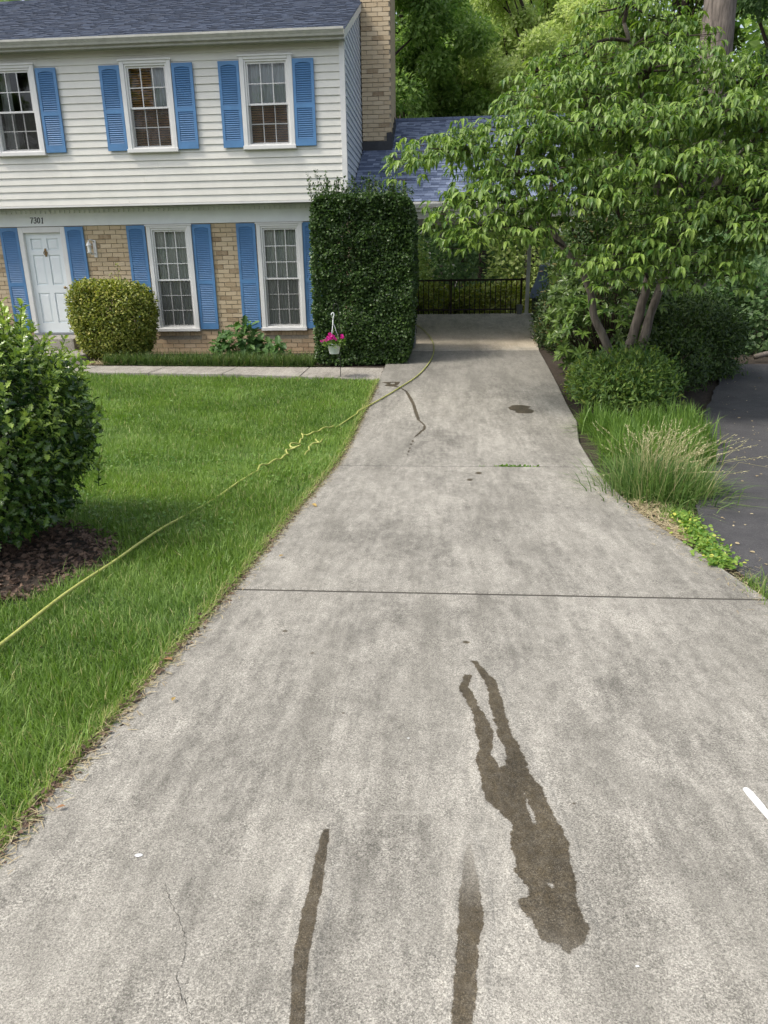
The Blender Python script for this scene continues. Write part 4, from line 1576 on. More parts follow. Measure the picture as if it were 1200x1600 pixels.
def lump(P, f, seed):
    r_ = np.random.default_rng(seed)
    k = r_.normal(0, f, (14, 3))
    ph = r_.random(14) * 6.28
    return np.sin(P @ k.T + ph).mean(1) * 1.6


def shell(c, r, p, nclump, per, spread, depth, seed, zmin=None, up=0.0, lumpamp=.12, lumpf=3.0, jit=.6):
    """leaf sites in clumps over the skin of a lumpy rounded volume, with some deeper inside"""
    r_ = np.random.default_rng(seed)
    c, r = np.array(c, float), np.array(r, float)
    dd = unit(r_.normal(0, 1, (nclump * 2, 3)) * r)
    pos, nr = superell(dd, r, p)
    sc_ = 1 + lumpamp * lump(pos, lumpf, seed)
    pos = pos * sc_[:, None]
    keep = np.arange(len(pos))[:nclump]
    pos, nr = pos[keep], nr[keep]
    P = np.repeat(pos, per, 0)
    Nn = np.repeat(nr, per, 0)
    g_ = r_.normal(0, 1, P.shape) * spread
    g_ -= Nn * (g_ * Nn).sum(1, keepdims=True) * .5
    inw = (r_.random(len(P)) ** 1.6) * depth
    P = P + g_ - Nn * inw[:, None] + c
    if zmin is not None:
        k = P[:, 2] > zmin
        P, Nn = P[k], Nn[k]
    d = unit(Nn * .5 + r_.normal(0, jit, P.shape) + [0, 0, up])
    upv = unit(Nn * .7 + [0, 0, .8] + r_.normal(0, .35, P.shape))
    return P, d, upv, r_


def nearest_split(P, n_):
    d = np.linalg.norm(P - np.array([0, 0, CAM_H]), axis=1)
    idx = np.argsort(d)
    return idx[:n_], idx[n_:]


def leaf_parts(parent, tmpls, P, R, S, mat, name='leaf'):
    mes = []
    for k, t_ in enumerate(tmpls):
        me_ = bpy.data.meshes.new(name)
        me_.from_pydata([tuple(v) for v in t_[0]], [], [tuple(f) for f in t_[1]])
        me_.materials.append(mat)
        mes.append(me_)
    S = np.asarray(S)
    off = parent.location
    for i in range(len(P)):
        o_ = bpy.data.objects.new(name, mes[i % len(mes)])
        COL.objects.link(o_)
        o_.parent = parent
        Mx = Matrix(R[i].tolist()).to_4x4()
        s_ = float(S[i]) if S.ndim == 1 else None
        Mx = Matrix.Translation(Vector(P[i].tolist()) - off) @ Mx @ (Matrix.Scale(s_, 4) if s_ else Matrix.Diagonal((*[float(q_) for q_ in S[i]], 1)))
        o_.matrix_local = Mx


def twiggy(name, base, ends, r0, mat, parent, seed, k=5):
    r_ = np.random.default_rng(seed)
    mb_ = MB()
    for e in ends:
        b = np.array(base) + np.append(r_.normal(0, .05, 2), 0)
        m_ = (b + e) / 2 + r_.normal(0, .06, 3)
        mb_.tube([tuple(b), tuple(m_), tuple(e)], [r0, r0 * .6, r0 * .2], k, False)
    return mb_.build(name, mat, parent, True, kind='stuff')


def shrub(name, label, cat, c, r, p, tmpl, size, nclump, per, spread, depth, mats, seed, zmin=None, up=0.1, lumpamp=.12, lumpf=3., group=None, stems=40, parts=0, partmat=None, tmpls=None, jit=.6, taper=0.0):
    base = (c[0], c[1], zmin if zmin is not None else c[2] - r[2])
    t = thing(name, label, cat, base, group)
    P, d, u_, r_ = shell(c, r, p, nclump, per, spread, depth, seed, zmin, up, lumpamp, lumpf, jit)
    if taper:
        zz = (P[:, 2] - c[2]) / r[2]
        P[:, :2] = np.array(c[:2]) + (P[:, :2] - np.array(c[:2])) * (1 + taper * zz)[:, None]
    R = frames(d, u_)
    S = r_.uniform(size[0], size[1], len(P))
    if parts:
        a_, b_ = nearest_split(P, parts)
        leaf_parts(t, tmpls or [tmpl], P[a_], R[a_], S[a_], partmat)
    else:
        b_ = np.arange(len(P))
    obj('foliage', scatter('foliage', tmpl, P[b_], R[b_], S[b_], mats, r_.random(len(b_))), t, 'stuff')
    if stems:
        e = P[r_.integers(0, len(P), stems)]
        e = np.array(c) + (e - np.array(c)) * .92
        twiggy('stems', base, e, .012, M['twig'], t, seed)
    return t


# clipped tall hedge
M['hedge'] = leafmat('hedge_leaves', (0.018, 0.046, 0.012), (0.080, 0.145, 0.034), .42, .18, spec=.5, young=(0.10, 0.17, 0.035))
hc = (-1.38, 13.85, 1.38)
hed = thing('tall_hedge', 'tall dark green hedge clipped to a block at the house corner', 'hedge', (-1.42, 13.85, 0.0))
HPts, Hd, Hu = [], [], []
r_ = np.random.default_rng(21)
# rectangular block: front, right, left, top faces with a soft bulge
hx0, hx1, hy0, hy1, hz0, hz1 = -2.26, -.50, 13.12, 14.95, .02, 2.86
for face, n_ in (('f', 44000), ('r', 18000), ('l', 9000), ('t', 12000)):
    u_, v_ = r_.random(n_), r_.random(n_)
    dep = (r_.random(n_) ** 1.4) * .26
    if face == 'f':
        P = np.stack([hx0 + u_ * (hx1 - hx0), np.full(n_, hy0), hz0 + v_ * (hz1 - hz0)], 1)
        nn = np.array([0, -1., 0])
    elif face == 'r':
        P = np.stack([np.full(n_, hx1), hy0 + u_ * (hy1 - hy0), hz0 + v_ * (hz1 - hz0)], 1)
        nn = np.array([1., 0, 0])
    elif face == 'l':
        P = np.stack([np.full(n_, hx0), hy0 + u_ * (hy1 - hy0), hz0 + v_ * (hz1 - hz0)], 1)
        nn = np.array([-1., 0, 0])
    else:
        P = np.stack([hx0 + u_ * (hx1 - hx0), hy0 + v_ * (hy1 - hy0), np.full(n_, hz1)], 1)
        nn = np.array([0, 0, 1.])
    bulge = .10 * lump(P, 3.5, 4) + .07 * lump(P, 9, 6) + .05 * lump(P, 22, 7)
    P = P + nn * (bulge - dep)[:, None]
    q = (P - np.array(hc)) / np.array([(hx1 - hx0) / 2, (hy1 - hy0) / 2, (hz1 - hz0) / 2])
    over = np.maximum((np.abs(q) ** 7).sum(1) ** (1 / 7) / 1.04, 1)
    P = np.array(hc) + (P - np.array(hc)) / over[:, None]
    taper = 1 - .13 * np.clip((1.0 - P[:, 2]), 0, 1)
    P[:, 0] = hc[0] + (P[:, 0] - hc[0]) * np.where(P[:, 0] > hc[0], taper, 1.02)
    thin = lump(P, 9, 8) + .5 * lump(P, 22, 3)
    k = r_.random(n_) < np.clip(1.15 + thin * 1.1, .3, 1)
    P = P[k]
    HPts.append(P)
    Hd.append(unit(nn * .6 + r_.normal(0, .7, P.shape) + [0, 0, .15]))
    Hu.append(unit(nn * .9 + [0, 0, .6] + r_.normal(0, .4, P.shape)))
P, d, u_ = np.concatenate(HPts), np.concatenate(Hd), np.concatenate(Hu)
obj('foliage', scatter('foliage', LEAF_ROUND, P, frames(d, u_), r_.uniform(.030, .056, len(P)), M['hedge'], r_.random(len(P))), hed, 'stuff')
# whippy shoots growing out of the top
sh_P, sh_d, stem_mb = [], [], MB()
for k in range(150):
    x, y = r_.uniform(-2.3, -.62), r_.uniform(13.15, 14.8)
    h = abs(r_.normal(.18, .14)) + .05
    if k < 4:
        x, y, h = -2.10 + .06 * k, 13.35, .50 - .09 * k
    elif k < 8:
        x, y, h = -1.72 + .06 * k, 13.9, .40
    elif k < 20:
        x, y, h = r_.uniform(-1.5, -1.0), r_.uniform(14.0, 14.8), r_.uniform(.25, .50)
    b = np.array([x, y, 2.78])
    e = b + [r_.normal(0, .06), r_.normal(0, .06), h]
    stem_mb.tube([tuple(b), tuple(e)], [.005, .002], 4, False)
    n_ = int(h * 75)
    t_ = r_.random(n_)
    sh_P.append(b + (e - b) * t_[:, None] + r_.normal(0, .012 + .02 * (1 - t_[:, None]), (n_, 3)))
    sh_d.append(unit(r_.normal(0, 1, (n_, 3)) + [0, 0, .5]))
P, d = np.concatenate(sh_P), np.concatenate(sh_d)
obj('top_shoots', scatter('top_shoots', LEAF_ROUND, P, frames(d, unit(r_.normal(0, .5, P.shape) + [0, 0, 1])), r_.uniform(.03, .05, len(P)), M['hedge'], r_.random(len(P))), hed, 'stuff')
for k in range(60):
    e = (r_.uniform(-2.2, -.7), r_.uniform(13.3, 14.8), r_.uniform(.5, 2.8))
    b = (-1.42 + r_.normal(0, .4), 14.1 + r_.normal(0, .25), .0)
    stem_mb.tube([b, ((b[0] + e[0]) / 2, (b[1] + e[1]) / 2, e[2] * .6), e], [.018, .010, .003], 5, False)
stem_mb.build('branches', M['barkdark'], hed, True)

# golden shrub by the door
M['golden'] = leafmat('golden_leaves', (0.075, 0.12, 0.018), (0.36, 0.39, 0.085), .45, .25, young=(0.55, 0.50, 0.16))
gs = shrub('golden_shrub', 'rounded clipped shrub with yellow green leaves between the door and window', 'shrub', (-6.42, 14.25, .76), (.72, .62, .74), 3.4, LEAF_ROUND,
           (.034, .056), 2000, 18, .06, .20, M['golden'], 31, .10, .2, .17, 4., taper=.10)
r_ = np.random.default_rng(5)
mb = MB()
pp = []
for (x, z, h) in [(-6.20, 1.42, .42), (-6.33, 1.42, .22), (-6.9, 1.42, .18), (-5.98, 1.40, .15), (-6.6, 1.44, .1)]:
    mb.tube([(x, 14.1, z), (x + .02, 14.1, z + h)], [.005, .002], 4, False)
    n_ = int(h * 60)
    t_ = r_.random(n_)
    pp.append(np.stack([x + .02 * t_ + r_.normal(0, .02, n_), 14.1 + r_.normal(0, .02, n_), z + h * t_], 1))
pp = np.concatenate(pp)
mb.build('shoot_stems', M['twig'], gs)
obj('top_shoots', scatter('top_shoots', LEAF_ROUND, pp, frames(unit(r_.normal(0, 1, pp.shape)), unit(r_.normal(0, .5, pp.shape) + [0, 0, 1])), r_.uniform(.03, .05, len(pp)), M['golden']), gs, 'stuff')
shrub('dark_shrub', 'dark shrub left of the front door behind the holly', 'shrub', (-9.75, 14.2, .75), (.75, .6, .80), 2.6, LEAF_ROUND, (.03, .05), 500, 12, .07, .2, M['hedge'], 33, .10)

# holly in front on the left
M['holly'] = leafmat('holly_leaves', (0.022, 0.062, 0.014), (0.12, 0.205, 0.040), .24, .12, spec=.55, young=(0.17, 0.28, 0.04))
M['holly_obj'] = leafmat('holly_leaf', (0.03, 0.08, 0.018), (0.17, 0.27, 0.05), .24, .12, True, spec=.55, young=(0.20, 0.32, 0.05))
M['holly_new'] = leafmat('holly_new_growth', (0.14, 0.24, 0.04), (0.36, 0.48, 0.10), .28, .22, spec=.55)
hol = thing('holly_bush', 'big glossy holly bush with spiny leaves at the left of the lawn', 'bush', (-3.24, 4.35, -.08))
hcn = np.array([-3.24, 4.35, .60])
P1, d1, u1, r_ = shell(hcn, (.86, .80, .74), 2.4, 1500, 10, .05, .30, 41, .02, .15, .10, 5.0, .55)
# sprigs: short shoots pointing out and up, alternate leaves along them
sp_P, sp_d, sp_u, sp_r = [], [], [], []
stem = MB()
for k in range(620):
    dv = unit(r_.normal(0, 1, 3) + [0.25, -.15, .5])
    if dv[2] < -.35:
        continue
    pos, nr = superell(dv[None], np.array([.86, .80, .74]), 2.4)
    pos = pos[0] * (1 + .08 * r_.normal()) * .97 + hcn
    ax = unit(nr[0] * .6 + [0, 0, .55] + r_.normal(0, .25, 3))
    ln = r_.uniform(.10, .24)
    if k < 7:
        pos = np.array([-2.78 + .05 * k, 4.3 + r_.normal(0, .06), 1.22])
        ax = unit(np.array([.32, 0, 1.0]) + r_.normal(0, .12, 3))
        ln = r_.uniform(.20, .34)
    b = pos - ax * .06
    stem.tube([tuple(b), tuple(b + ax * ln)], [.004, .002], 4, False)
    n_ = int(ln / .016)
    for j in range(n_):
        t_ = j / n_
        a_ = j * 2.4 + k
        side = unit(np.cross(ax, [math.cos(a_), math.sin(a_), .3]))
        sp_P.append(b + ax * (ln * t_) + side * .004)
        sp_d.append(unit(side * .85 + ax * (.35 + .6 * t_)))
        sp_u.append(unit(ax + np.array([0, 0, .5])))
        sp_r.append(t_ * .5 + .5 * (ax[2] > .35) * r_.random())
stem.build('twigs', M['potleaf'], hol, kind='stuff')
sp_P, sp_d, sp_u, sp_r = map(np.array, (sp_P, sp_d, sp_u, sp_r))
R1 = frames(d1, u1)
S1 = r_.uniform(.048, .074, len(P1))
R2 = frames(sp_d, sp_u)
S2 = r_.uniform(.044, .066, len(sp_P))
a_, b_ = nearest_split(np.vstack([P1]), 300)
leaf_parts(hol, [LEAF_HOLLY, LEAF_HOLLY], P1[a_], R1[a_], S1[a_], M['holly_obj'])
obj('foliage', scatter('foliage', LEAF_HOLLY, P1[b_], R1[b_], S1[b_], M['holly'], r_.random(len(b_)) ** 1.5), hol, 'stuff')
young = sp_r > .30
obj('new_growth', scatter('new_growth', LEAF_HOLLY, sp_P[young], R2[young], S2[young], M['holly_new'], r_.random(young.sum())), hol, 'stuff')
obj('sprigs', scatter('sprigs', LEAF_HOLLY, sp_P[~young], R2[~young], S2[~young], M['holly'], r_.random((~young).sum())), hol, 'stuff')
twiggy('branches', (-3.24, 4.35, -.08), hcn + (P1[r_.integers(0, len(P1), 70)] - hcn) * .85, .016, M['twig'], hol, 9)

# mulch and leaf litter under it
MC, MR = np.array([-3.02, 3.95]), np.array([1.0, .92])
a = np.linspace(0, 2 * np.pi, 60, endpoint=False)
rm = 1 + .05 * np.sin(3 * a + 1) + .03 * np.sin(7 * a)
V = [(MC[0], MC[1], float(gz(*MC)) + .02)]
for q in (.5, 1):
    V += [(MC[0] + MR[0] * q * r_2 * math.cos(t_), MC[1] + MR[1] * q * r_2 * math.sin(t_), float(gz(MC[0], MC[1] + MR[1] * q * r_2 * math.sin(t_))) + (.02 if q < 1 else .006)) for t_, r_2 in zip(a, rm)]
F = [(0, 1 + i, 1 + (i + 1) % 60) for i in range(60)] + [(1 + i, 61 + i, 61 + (i + 1) % 60, 1 + (i + 1) % 60) for i in range(60)]
tag(MB().add(V, F).build('mulch_bed', M['soil']), kind='structure')
n = 2600
aa, rr = rng.random(n) * 6.283, np.sqrt(rng.random(n)) * .98
P = np.stack([MC[0] + MR[0] * rr * np.cos(aa), MC[1] + MR[1] * rr * np.sin(aa), np.zeros(n)], 1)
P[:, 2] = gz(P[:, 0], P[:, 1]) + .024 + .016 * rng.random(n)
D = unit(np.stack([rng.normal(0, 1, n), rng.normal(0, 1, n), rng.normal(0, .25, n)], 1))
tag(obj('leaf_litter', scatter('leaf_litter', LEAF_HOLLY, P, frames(D, unit(rng.normal(0, .45, (n, 3)) + [0, 0, 1])), rng.uniform(.03, .06, n), M['litter'])), 'brown dead leaves and mulch under the holly bush', 'leaf litter', None, 'stuff')


# grasses
def blades(name, P, h, wd, lean, mat, rnd, parent=None, seed=0, bend=1.0):
    """arched grass blades; P bases, h lengths, lean = horizontal tip offset as a share of h"""
    r_ = np.random.default_rng(seed)
    n_ = len(P)
    a_ = r_.random(n_) * 6.283
    dirv = np.stack([np.cos(a_), np.sin(a_)], 1) if lean.ndim == 1 else unit(lean)
    lm = lean if lean.ndim == 1 else np.linalg.norm(lean, axis=1)
    sd = np.stack([-dirv[:, 1], dirv[:, 0]], 1)
    tw = r_.normal(0, .5, n_)
    sd = sd * np.cos(tw)[:, None] + dirv * np.sin(tw)[:, None]
    ts = np.array([0, .5, 1.0]) if bend <= 1 else np.array([0, .35, .7, 1.0])
    V = np.zeros((n_, 2 * (len(ts) - 1) + 1, 3))
    for j, t_ in enumerate(ts):
        hor = lm * h * (t_ ** 1.7)
        ver = h * np.sqrt(np.maximum(1 - np.minimum(lm, .98) ** 2, .05)) * (t_ - (lm * .55 * t_ ** 2.5 if bend > 1 else lm * .2 * t_ ** 2))
        ct = P + np.column_stack([dirv * hor[:, None], ver])
        wj = wd * [1, .85, .55, 0][j] if len(ts) == 4 else wd * [1, .8, 0][j]
        off = np.column_stack([sd * (wj / 2)[:, None], np.zeros(n_)])
        if j < len(ts) - 1:
            V[:, 2 * j] = ct - off
            V[:, 2 * j + 1] = ct + off
        else:
            V[:, -1] = ct
    F = [(2 * j, 2 * j + 1, 2 * j + 3, 2 * j + 2) for j in range(len(ts) - 2)] + [(2 * (len(ts) - 2), 2 * (len(ts) - 2) + 1, 2 * (len(ts) - 1))]
    k = V.shape[1]
    lt = np.concatenate([np.array(f) for f in F])
    tot = np.tile([len(f) for f in F], n_)
    L = (lt[None] + (np.arange(n_) * k)[:, None]).ravel()
    st_ = np.concatenate([[0], np.cumsum(tot)[:-1]])
    return raw_mesh(name, V.reshape(-1, 3), L, st_, tot, mat, False, np.repeat(rnd, len(F)))


M['grass'] = leafmat('lawn_blades', (0.085, 0.170, 0.028), (0.25, 0.37, 0.085), .5, .30, spec=.35, young=(0.48, 0.44, 0.22))
M['clover'] = leafmat('clover_leaves', (0.08, 0.18, 0.03), (0.18, 0.30, 0.06), .5, .3)
# turf sheet just above the soil
xs = np.concatenate([np.arange(-13, -2, .5), np.linspace(-2, 0, 9)])
ys = np.arange(-1.4, 12.4, .2)


def turf_grid():
    V, idx = [], {}
    u = np.linspace(0, 1, 40)
    rows = []
    for y in np.arange(-1.4, 11.81, .2).tolist() + [12.0, 12.3]:
        xr = float(le(y)) - .012
        if y > 11.85:
            xr = -1.03 - (y - 11.87) / .60 * 5.24
        x = -13 + (xr + 13) * u
        rows.append(np.stack([x, np.full(40, y), gz(x, np.full(40, y)) + .006], 1))
    V = np.concatenate(rows)
    nx, ny = 40, len(rows)
    i = np.arange((ny - 1) * (nx - 1))
    r, c = i // (nx - 1), i % (nx - 1)
    a = r * nx + c
    return V, np.stack([a, a + 1, a + nx + 1, a + nx], 1).ravel(), np.arange(len(i)) * 4, np.full(len(i), 4)


tag(obj('lawn', raw_mesh('lawn', *turf_grid(), M['turf'], True)), kind='structure')


def lawn_points(n_, y0, y1, over=1.0):
    y = rng.uniform(y0, y1, n_)
    xl = -(.47 * y + .75) - over * .3
    x = rng.uniform(0, 1, n_)
    xr = le(y) - .005
    x = xl + (xr - xl) * x
    lim = wl(x) - .01
    k = (y < lim)
    k &= (((x - MC[0]) / MR[0]) ** 2 + ((y - MC[1]) / MR[1]) ** 2) > .98 + .12 * rng.normal(size=n_)
    return x[k], y[k]


gx_, gy_ = [], []
for y0, y1, dn in ((1.0, 2.2, 15000), (2.2, 3.6, 14000), (3.6, 5.2, 11000), (5.2, 7.2, 8500), (7.2, 9.5, 6500), (9.5, 12.5, 5200)):
    area = sum(max(0, .47 * y + 1.05 + .05 - 1.08) for y in np.linspace(y0, y1, 20)) / 20 * (y1 - y0)
    x, y = lawn_points(int(area * dn), y0, y1)
    gx_.append(x)
    gy_.append(y)
gx_, gy_ = np.concatenate(gx_), np.concatenate(gy_)
G = np.stack([gx_, gy_], 1)


def field(G, f, seed):
    r_ = np.random.default_rng(seed)
    k = r_.normal(0, f, (7, 2))
    return np.sin(G @ k.T + r_.random(7) * 6.28).mean(1) * 1.6


tuft = field(G, 16, 1) * .6 + field(G, 5, 2) * .6
P = np.column_stack([G, gz(G[:, 0], G[:, 1]) + .004])
n = len(G)
edge = np.clip((G[:, 0] - (le(G[:, 1]) - .16)) / .16, 0, 1)
h = (.066 + .030 * tuft + rng.normal(0, .022, n)).clip(.022, .16) * (1 - .25 * edge)
wd = np.interp(G[:, 1], [1, 3, 6, 12], [.0040, .0046, .0060, .0090]) * rng.uniform(.7, 1.3, n)
ldir = np.stack([field(G, 3.0, 5), field(G, 3.0, 6)], 1) * .45 + rng.normal(0, .50, (n, 2))
ldir[:, 0] += edge * .45
rn = np.clip(rng.random(n) * .70 + .16 * (tuft + .6) + .16 * field(G, 1.2, 9) + .12 * field(G, 4, 19), 0, .85)
dry = rng.random(n) < (.035 + .05 * np.clip(field(G, 2.5, 29), 0, 1) + .55 * edge ** 2.5)
rn = np.where(dry, rng.uniform(.93, 1, n), rn)
tag(obj('lawn_grass', blades('lawn_grass', P, h, wd, ldir, M['grass'], rn, seed=3)), 'mown green lawn grass left of the driveway', 'grass', None, 'stuff')
# shaggy dry fringe hanging over the edge of the concrete
n = 10500
y = rng.uniform(.9, 11.8, n)
x = le(y) - np.abs(rng.normal(0, .035, n)) - .004
P = np.stack([x, y, gz(x, y) + .02], 1)
ln = np.stack([rng.normal(.65, .30, n), rng.normal(-.15, .45, n)], 1)
rr = np.where(rng.random(n) < .45, rng.uniform(.9, 1, n), rng.uniform(.1, .8, n))
tag(obj('edge_fringe', blades('edge_fringe', P, rng.uniform(.04, .125, n), np.interp(y, [1, 4, 12], [.0036, .0045, .008]) * rng.uniform(.7, 1.2, n), ln, M['grass'], rr, seed=13, bend=2)), 'half dry shaggy grass fringe along the left driveway edge', 'grass', None, 'stuff')
# clover and broad weeds in the lawn
x, y = lawn_points(7000, 4.5, 12.3)
k = field(np.stack([x, y], 1), 1.3, 14) > .12
x, y = x[k], y[k]
n = len(x)
P = np.stack([x, y, gz(x, y) + rng.uniform(.03, .07, n)], 1)
D = unit(np.stack([rng.normal(0, 1, n), rng.normal(0, 1, n), rng.normal(0, .3, n)], 1))
tag(obj('clover', scatter('clover', LEAF_ROUND, P, frames(D, unit(rng.normal(0, .35, (n, 3)) + [0, 0, 1])), rng.uniform(.018, .034, n), M['clover'])), 'clover and broad leaved weeds mixed into the lawn', 'clover', None, 'stuff')
# dry clippings and crumbs along the driveway edges
n = 2600
y = rng.uniform(1.0, 11.5, n) ** 1.0
x = le(y) + .012 + np.abs(rng.normal(0, .028, n))
P = np.stack([x, y, dz(y) + .004 + .004 * rng.random(n)], 1)
y2 = rng.uniform(3.2, 6.6, 1500)
x2 = re_(y2) + rng.normal(0.05, .09, 1500)
P = np.vstack([P, np.stack([x2, y2, np.where(x2 < re_(y2), dz(y2) + .005, dz(y2) - .02 + .02 * rng.random(1500))], 1)])
n = len(P)
D = unit(np.stack([rng.normal(0, 1, n), rng.normal(0, 1, n), rng.normal(0, .08, n)], 1))
STRAW = ([(-.04, 0, 0), (.04, 0, 0), (.03, .6, .03), (-.03, .6, .03), (0, 1, 0)], [(0, 1, 2, 3), (3, 2, 4)])
tag(obj('dry_clippings', scatter('dry_clippings', STRAW, P, frames(D, np.tile([0, 0, 1.], (n, 1))), rng.uniform(.015, .05, n), M['straw'])), 'dry grass clippings and straw along the driveway edges', 'clippings', None, 'stuff')
n = 3200
y = rng.uniform(1.0, 11.5, n)
x = le(y) + rng.normal(.004, .016, n)
P = np.stack([x, y, dz(y) + .002 + .006 * rng.random(n)], 1)
D = unit(np.stack([rng.normal(0, 1, n), rng.normal(0, 1, n), rng.normal(0, .3, n)], 1))
tag(obj('edge_crumbs', scatter('edge_crumbs', LEAF_DIAMOND, P, frames(D, unit(rng.normal(0, .5, (n, 3)) + [0, 0, 1])), rng.uniform(.010, .032, n), M['litter'])), 'dark soil crumbs and dead leaf bits along the lawn edge', 'crumbs', None, 'stuff')
# few loose leaves on the concrete
M['fallen'] = leafmat('fallen_leaf', (0.42, 0.30, 0.10), (0.28, 0.15, 0.07), .7, .1, True)
for i, (x, y, s, lab) in enumerate([(-1.02, 2.33, .032, 'small yellow leaf lying on the concrete near the grass edge'), (-1.13, 1.72, .03, 'small tan leaf curled on the concrete by the nearest grass'),
                                    (-1.0, 5.35, .07, 'brown leaf on the concrete beside the lawn edge'), (-.98, 4.05, .04, 'pale crumpled leaf on the concrete below the first far joint'),
                                    (-1.14, 2.66, .05, 'reddish brown leaf at the lawn edge')]):
    me = bpy.data.meshes.new('fallen_leaf')
    t_ = leaf_fold(.5, .2, .2)
    me.from_pydata([(a * s, b * s, c * s + .01) for a, b, c in t_[0]], [], t_[1])
    me.materials.append(M['fallen'])
    o = obj('fallen_leaf', me)
    o.location = (x, y, float(dz(y)) + .003)
    o.rotation_euler = (.1, .1, i * 1.9)
    tag(o, lab, 'leaf', 'loose leaves on the driveway')
# weeds in the far joint
n = 120
P = np.stack([rng.normal(.72, .12, n), 6.85 + rng.normal(0, .01, n), np.full(n, float(dz(6.85)) - .005)], 1)
tag(obj('joint_weeds', scatter('joint_weeds', LEAF_ROUND, P, frames(unit(rng.normal(0, 1, (n, 3)) + [0, 0, .7]), np.tile([0, 0, 1.], (n, 1)) + rng.normal(0, .4, (n, 3))), rng.uniform(.015, .035, n), M['clover'])), 'tiny green weeds growing in a driveway joint', 'weeds', None, 'stuff')

# liriope along the house bed
M['liriope'] = leafmat('liriope_blades', (0.04, 0.085, 0.018), (0.14, 0.22, 0.055), .45, .2, young=(0.30, 0.27, 0.12))
n = 11000
x = rng.uniform(-6.4, -2.3, n)
y = wb(x) + .06 + np.abs(rng.normal(0, .35, n)).clip(0, 1.2)
x = x + .05 * np.sin(x * 31)
P = np.stack([x, y, gz(x, y) + .01], 1)
tag(obj('border_grass', blades('border_grass', P, rng.uniform(.16, .32, n), rng.uniform(.006, .011, n), np.stack([rng.normal(0, .45, n), rng.normal(-.2, .45, n)], 1), M['liriope'], rng.random(n) ** 1.3, seed=4, bend=2)),
    'dark strap leaved border grass between the walk and the brick wall', 'border grass', None, 'stuff')
n = 1500
x, y = rng.uniform(-6.9, -5.2, n), rng.uniform(13.4, 14.2, n)
P = np.stack([x, y, gz(x, y) + .015 + .03 * rng.random(n)], 1)
D = unit(np.stack([rng.normal(0, 1, n), rng.normal(0, .6, n), rng.normal(0, .2, n)], 1))
tag(obj('straw_mulch', scatter('straw_mulch', STRAW, P, frames(D, np.tile([0, 0, 1.], (n, 1))), rng.uniform(.08, .2, n), M['straw'])), 'tan straw lying under the golden shrub', 'straw', None, 'stuff')

# broad leaved weed plant against the wall
M['weed'] = leafmat('weed_leaf', (0.04, 0.10, 0.024), (0.10, 0.20, 0.045), .5, .2, True)
LEAF_LOBED = ([(0, 0, 0), (.30, .10, .04), (.22, .28, .02), (.46, .42, .05), (.24, .58, .02), (.26, .78, .02), (0, 1, -.12), (-.26, .78, .02), (-.24, .58, .02), (-.46, .42, .05), (-.22, .28, .02), (-.30, .10, .04), (0, .45, -.03)],
              [(0, 1, 2, 12), (2, 3, 4, 12), (4, 5, 6, 12), (6, 7, 8, 12), (8, 9, 10, 12), (10, 11, 0, 12)])
wd_ = thing('weed_plant', 'bushy green weed with lobed leaves in front of the brick wall', 'weed', (-3.95, 14.5, 0))
Pw, dw_, uw_, r_ = shell((-3.98, 14.55, .20), (.50, .38, .44), 2, 300, 1, .02, .12, 51, .05, -.1, .25, 4)
Pw2, dw2, uw2, _ = shell((-3.42, 14.5, .10), (.32, .26, .22), 2, 90, 1, .02, .06, 52, .05, -.1, .25, 4)
Pw, dw_, uw_ = np.vstack([Pw, Pw2]), np.vstack([dw_, dw2]), np.vstack([uw_, uw2])
Rw = frames(unit(dw_ + np.array([0, -.3, -.35])), uw_ + np.array([0, -.5, .3]))
leaf_parts(wd_, [LEAF_LOBED], Pw, Rw, r_.uniform(.13, .21, len(Pw)), M['weed'])
twiggy('stems', (-3.95, 14.55, 0), Pw[::2], .007, M['potleaf'], wd_, 4)

# ------------------------------------------------------------------ right-hand border
M['monkey'] = leafmat('fine_grass_blades', (0.07, 0.15, 0.028), (0.22, 0.34, 0.075), .45, .28, young=(0.42, 0.38, 0.18))
cl = [(1.78 + .34 * rng.random(), 6.55 + 2.3 * k / 26) for k in range(27)] + [(2.25 + .35 * rng.random(), 7.0 + 1.9 * k / 20) for k in range(20)] + [(2.7 + .3 * rng.random(), 8.0 + 1.2 * k / 8) for k in range(8)]
cl = np.array(cl)
n = 9000
ci = rng.integers(0, len(cl), n)
b0 = cl[ci] + rng.normal(0, .07, (n, 2))
b0[:, 0] = np.maximum(b0[:, 0], re_(b0[:, 1]) + .03 + .03 * rng.random(n))
P = np.column_stack([b0, gz(b0[:, 0], b0[:, 1]) + .01])
ln = rng.normal(0, .36, (n, 2)) + [-.20, -.22]
tag(obj('mondo_grass', blades('mondo_grass', P, rng.uniform(.26, .46, n), rng.uniform(.010, .016, n), ln, M['monkey'], rng.random(n) * .86, seed=6, bend=2)),
    'fine arching green grass spilling onto the right edge of the driveway', 'border grass', None, 'stuff')
og = thing('seeding_grass', 'clump of tall grass with straw coloured seed heads between driveway and asphalt', 'grass clump', (1.86, 6.0, float(gz(1.86, 6.0))))
n = 2900
b0 = np.array([1.86, 6.02]) + rng.normal(0, 1, (n, 2)) * [.20, .26]
P = np.column_stack([b0, gz(b0[:, 0], b0[:, 1])])
rad = (b0 - [1.86, 6.02]) * 1.3
M['oat'] = leafmat('seeding_grass_blades', (0.06, 0.125, 0.03), (0.19, 0.29, 0.085), .5, .32, young=(0.34, 0.35, 0.16))
obj('blades', blades('blades', P, rng.uniform(.20, .46, n), rng.uniform(.007, .012, n), rad + rng.normal(0, .32, (n, 2)), M['oat'], rng.random(n), seed=7, bend=2), og, 'stuff')
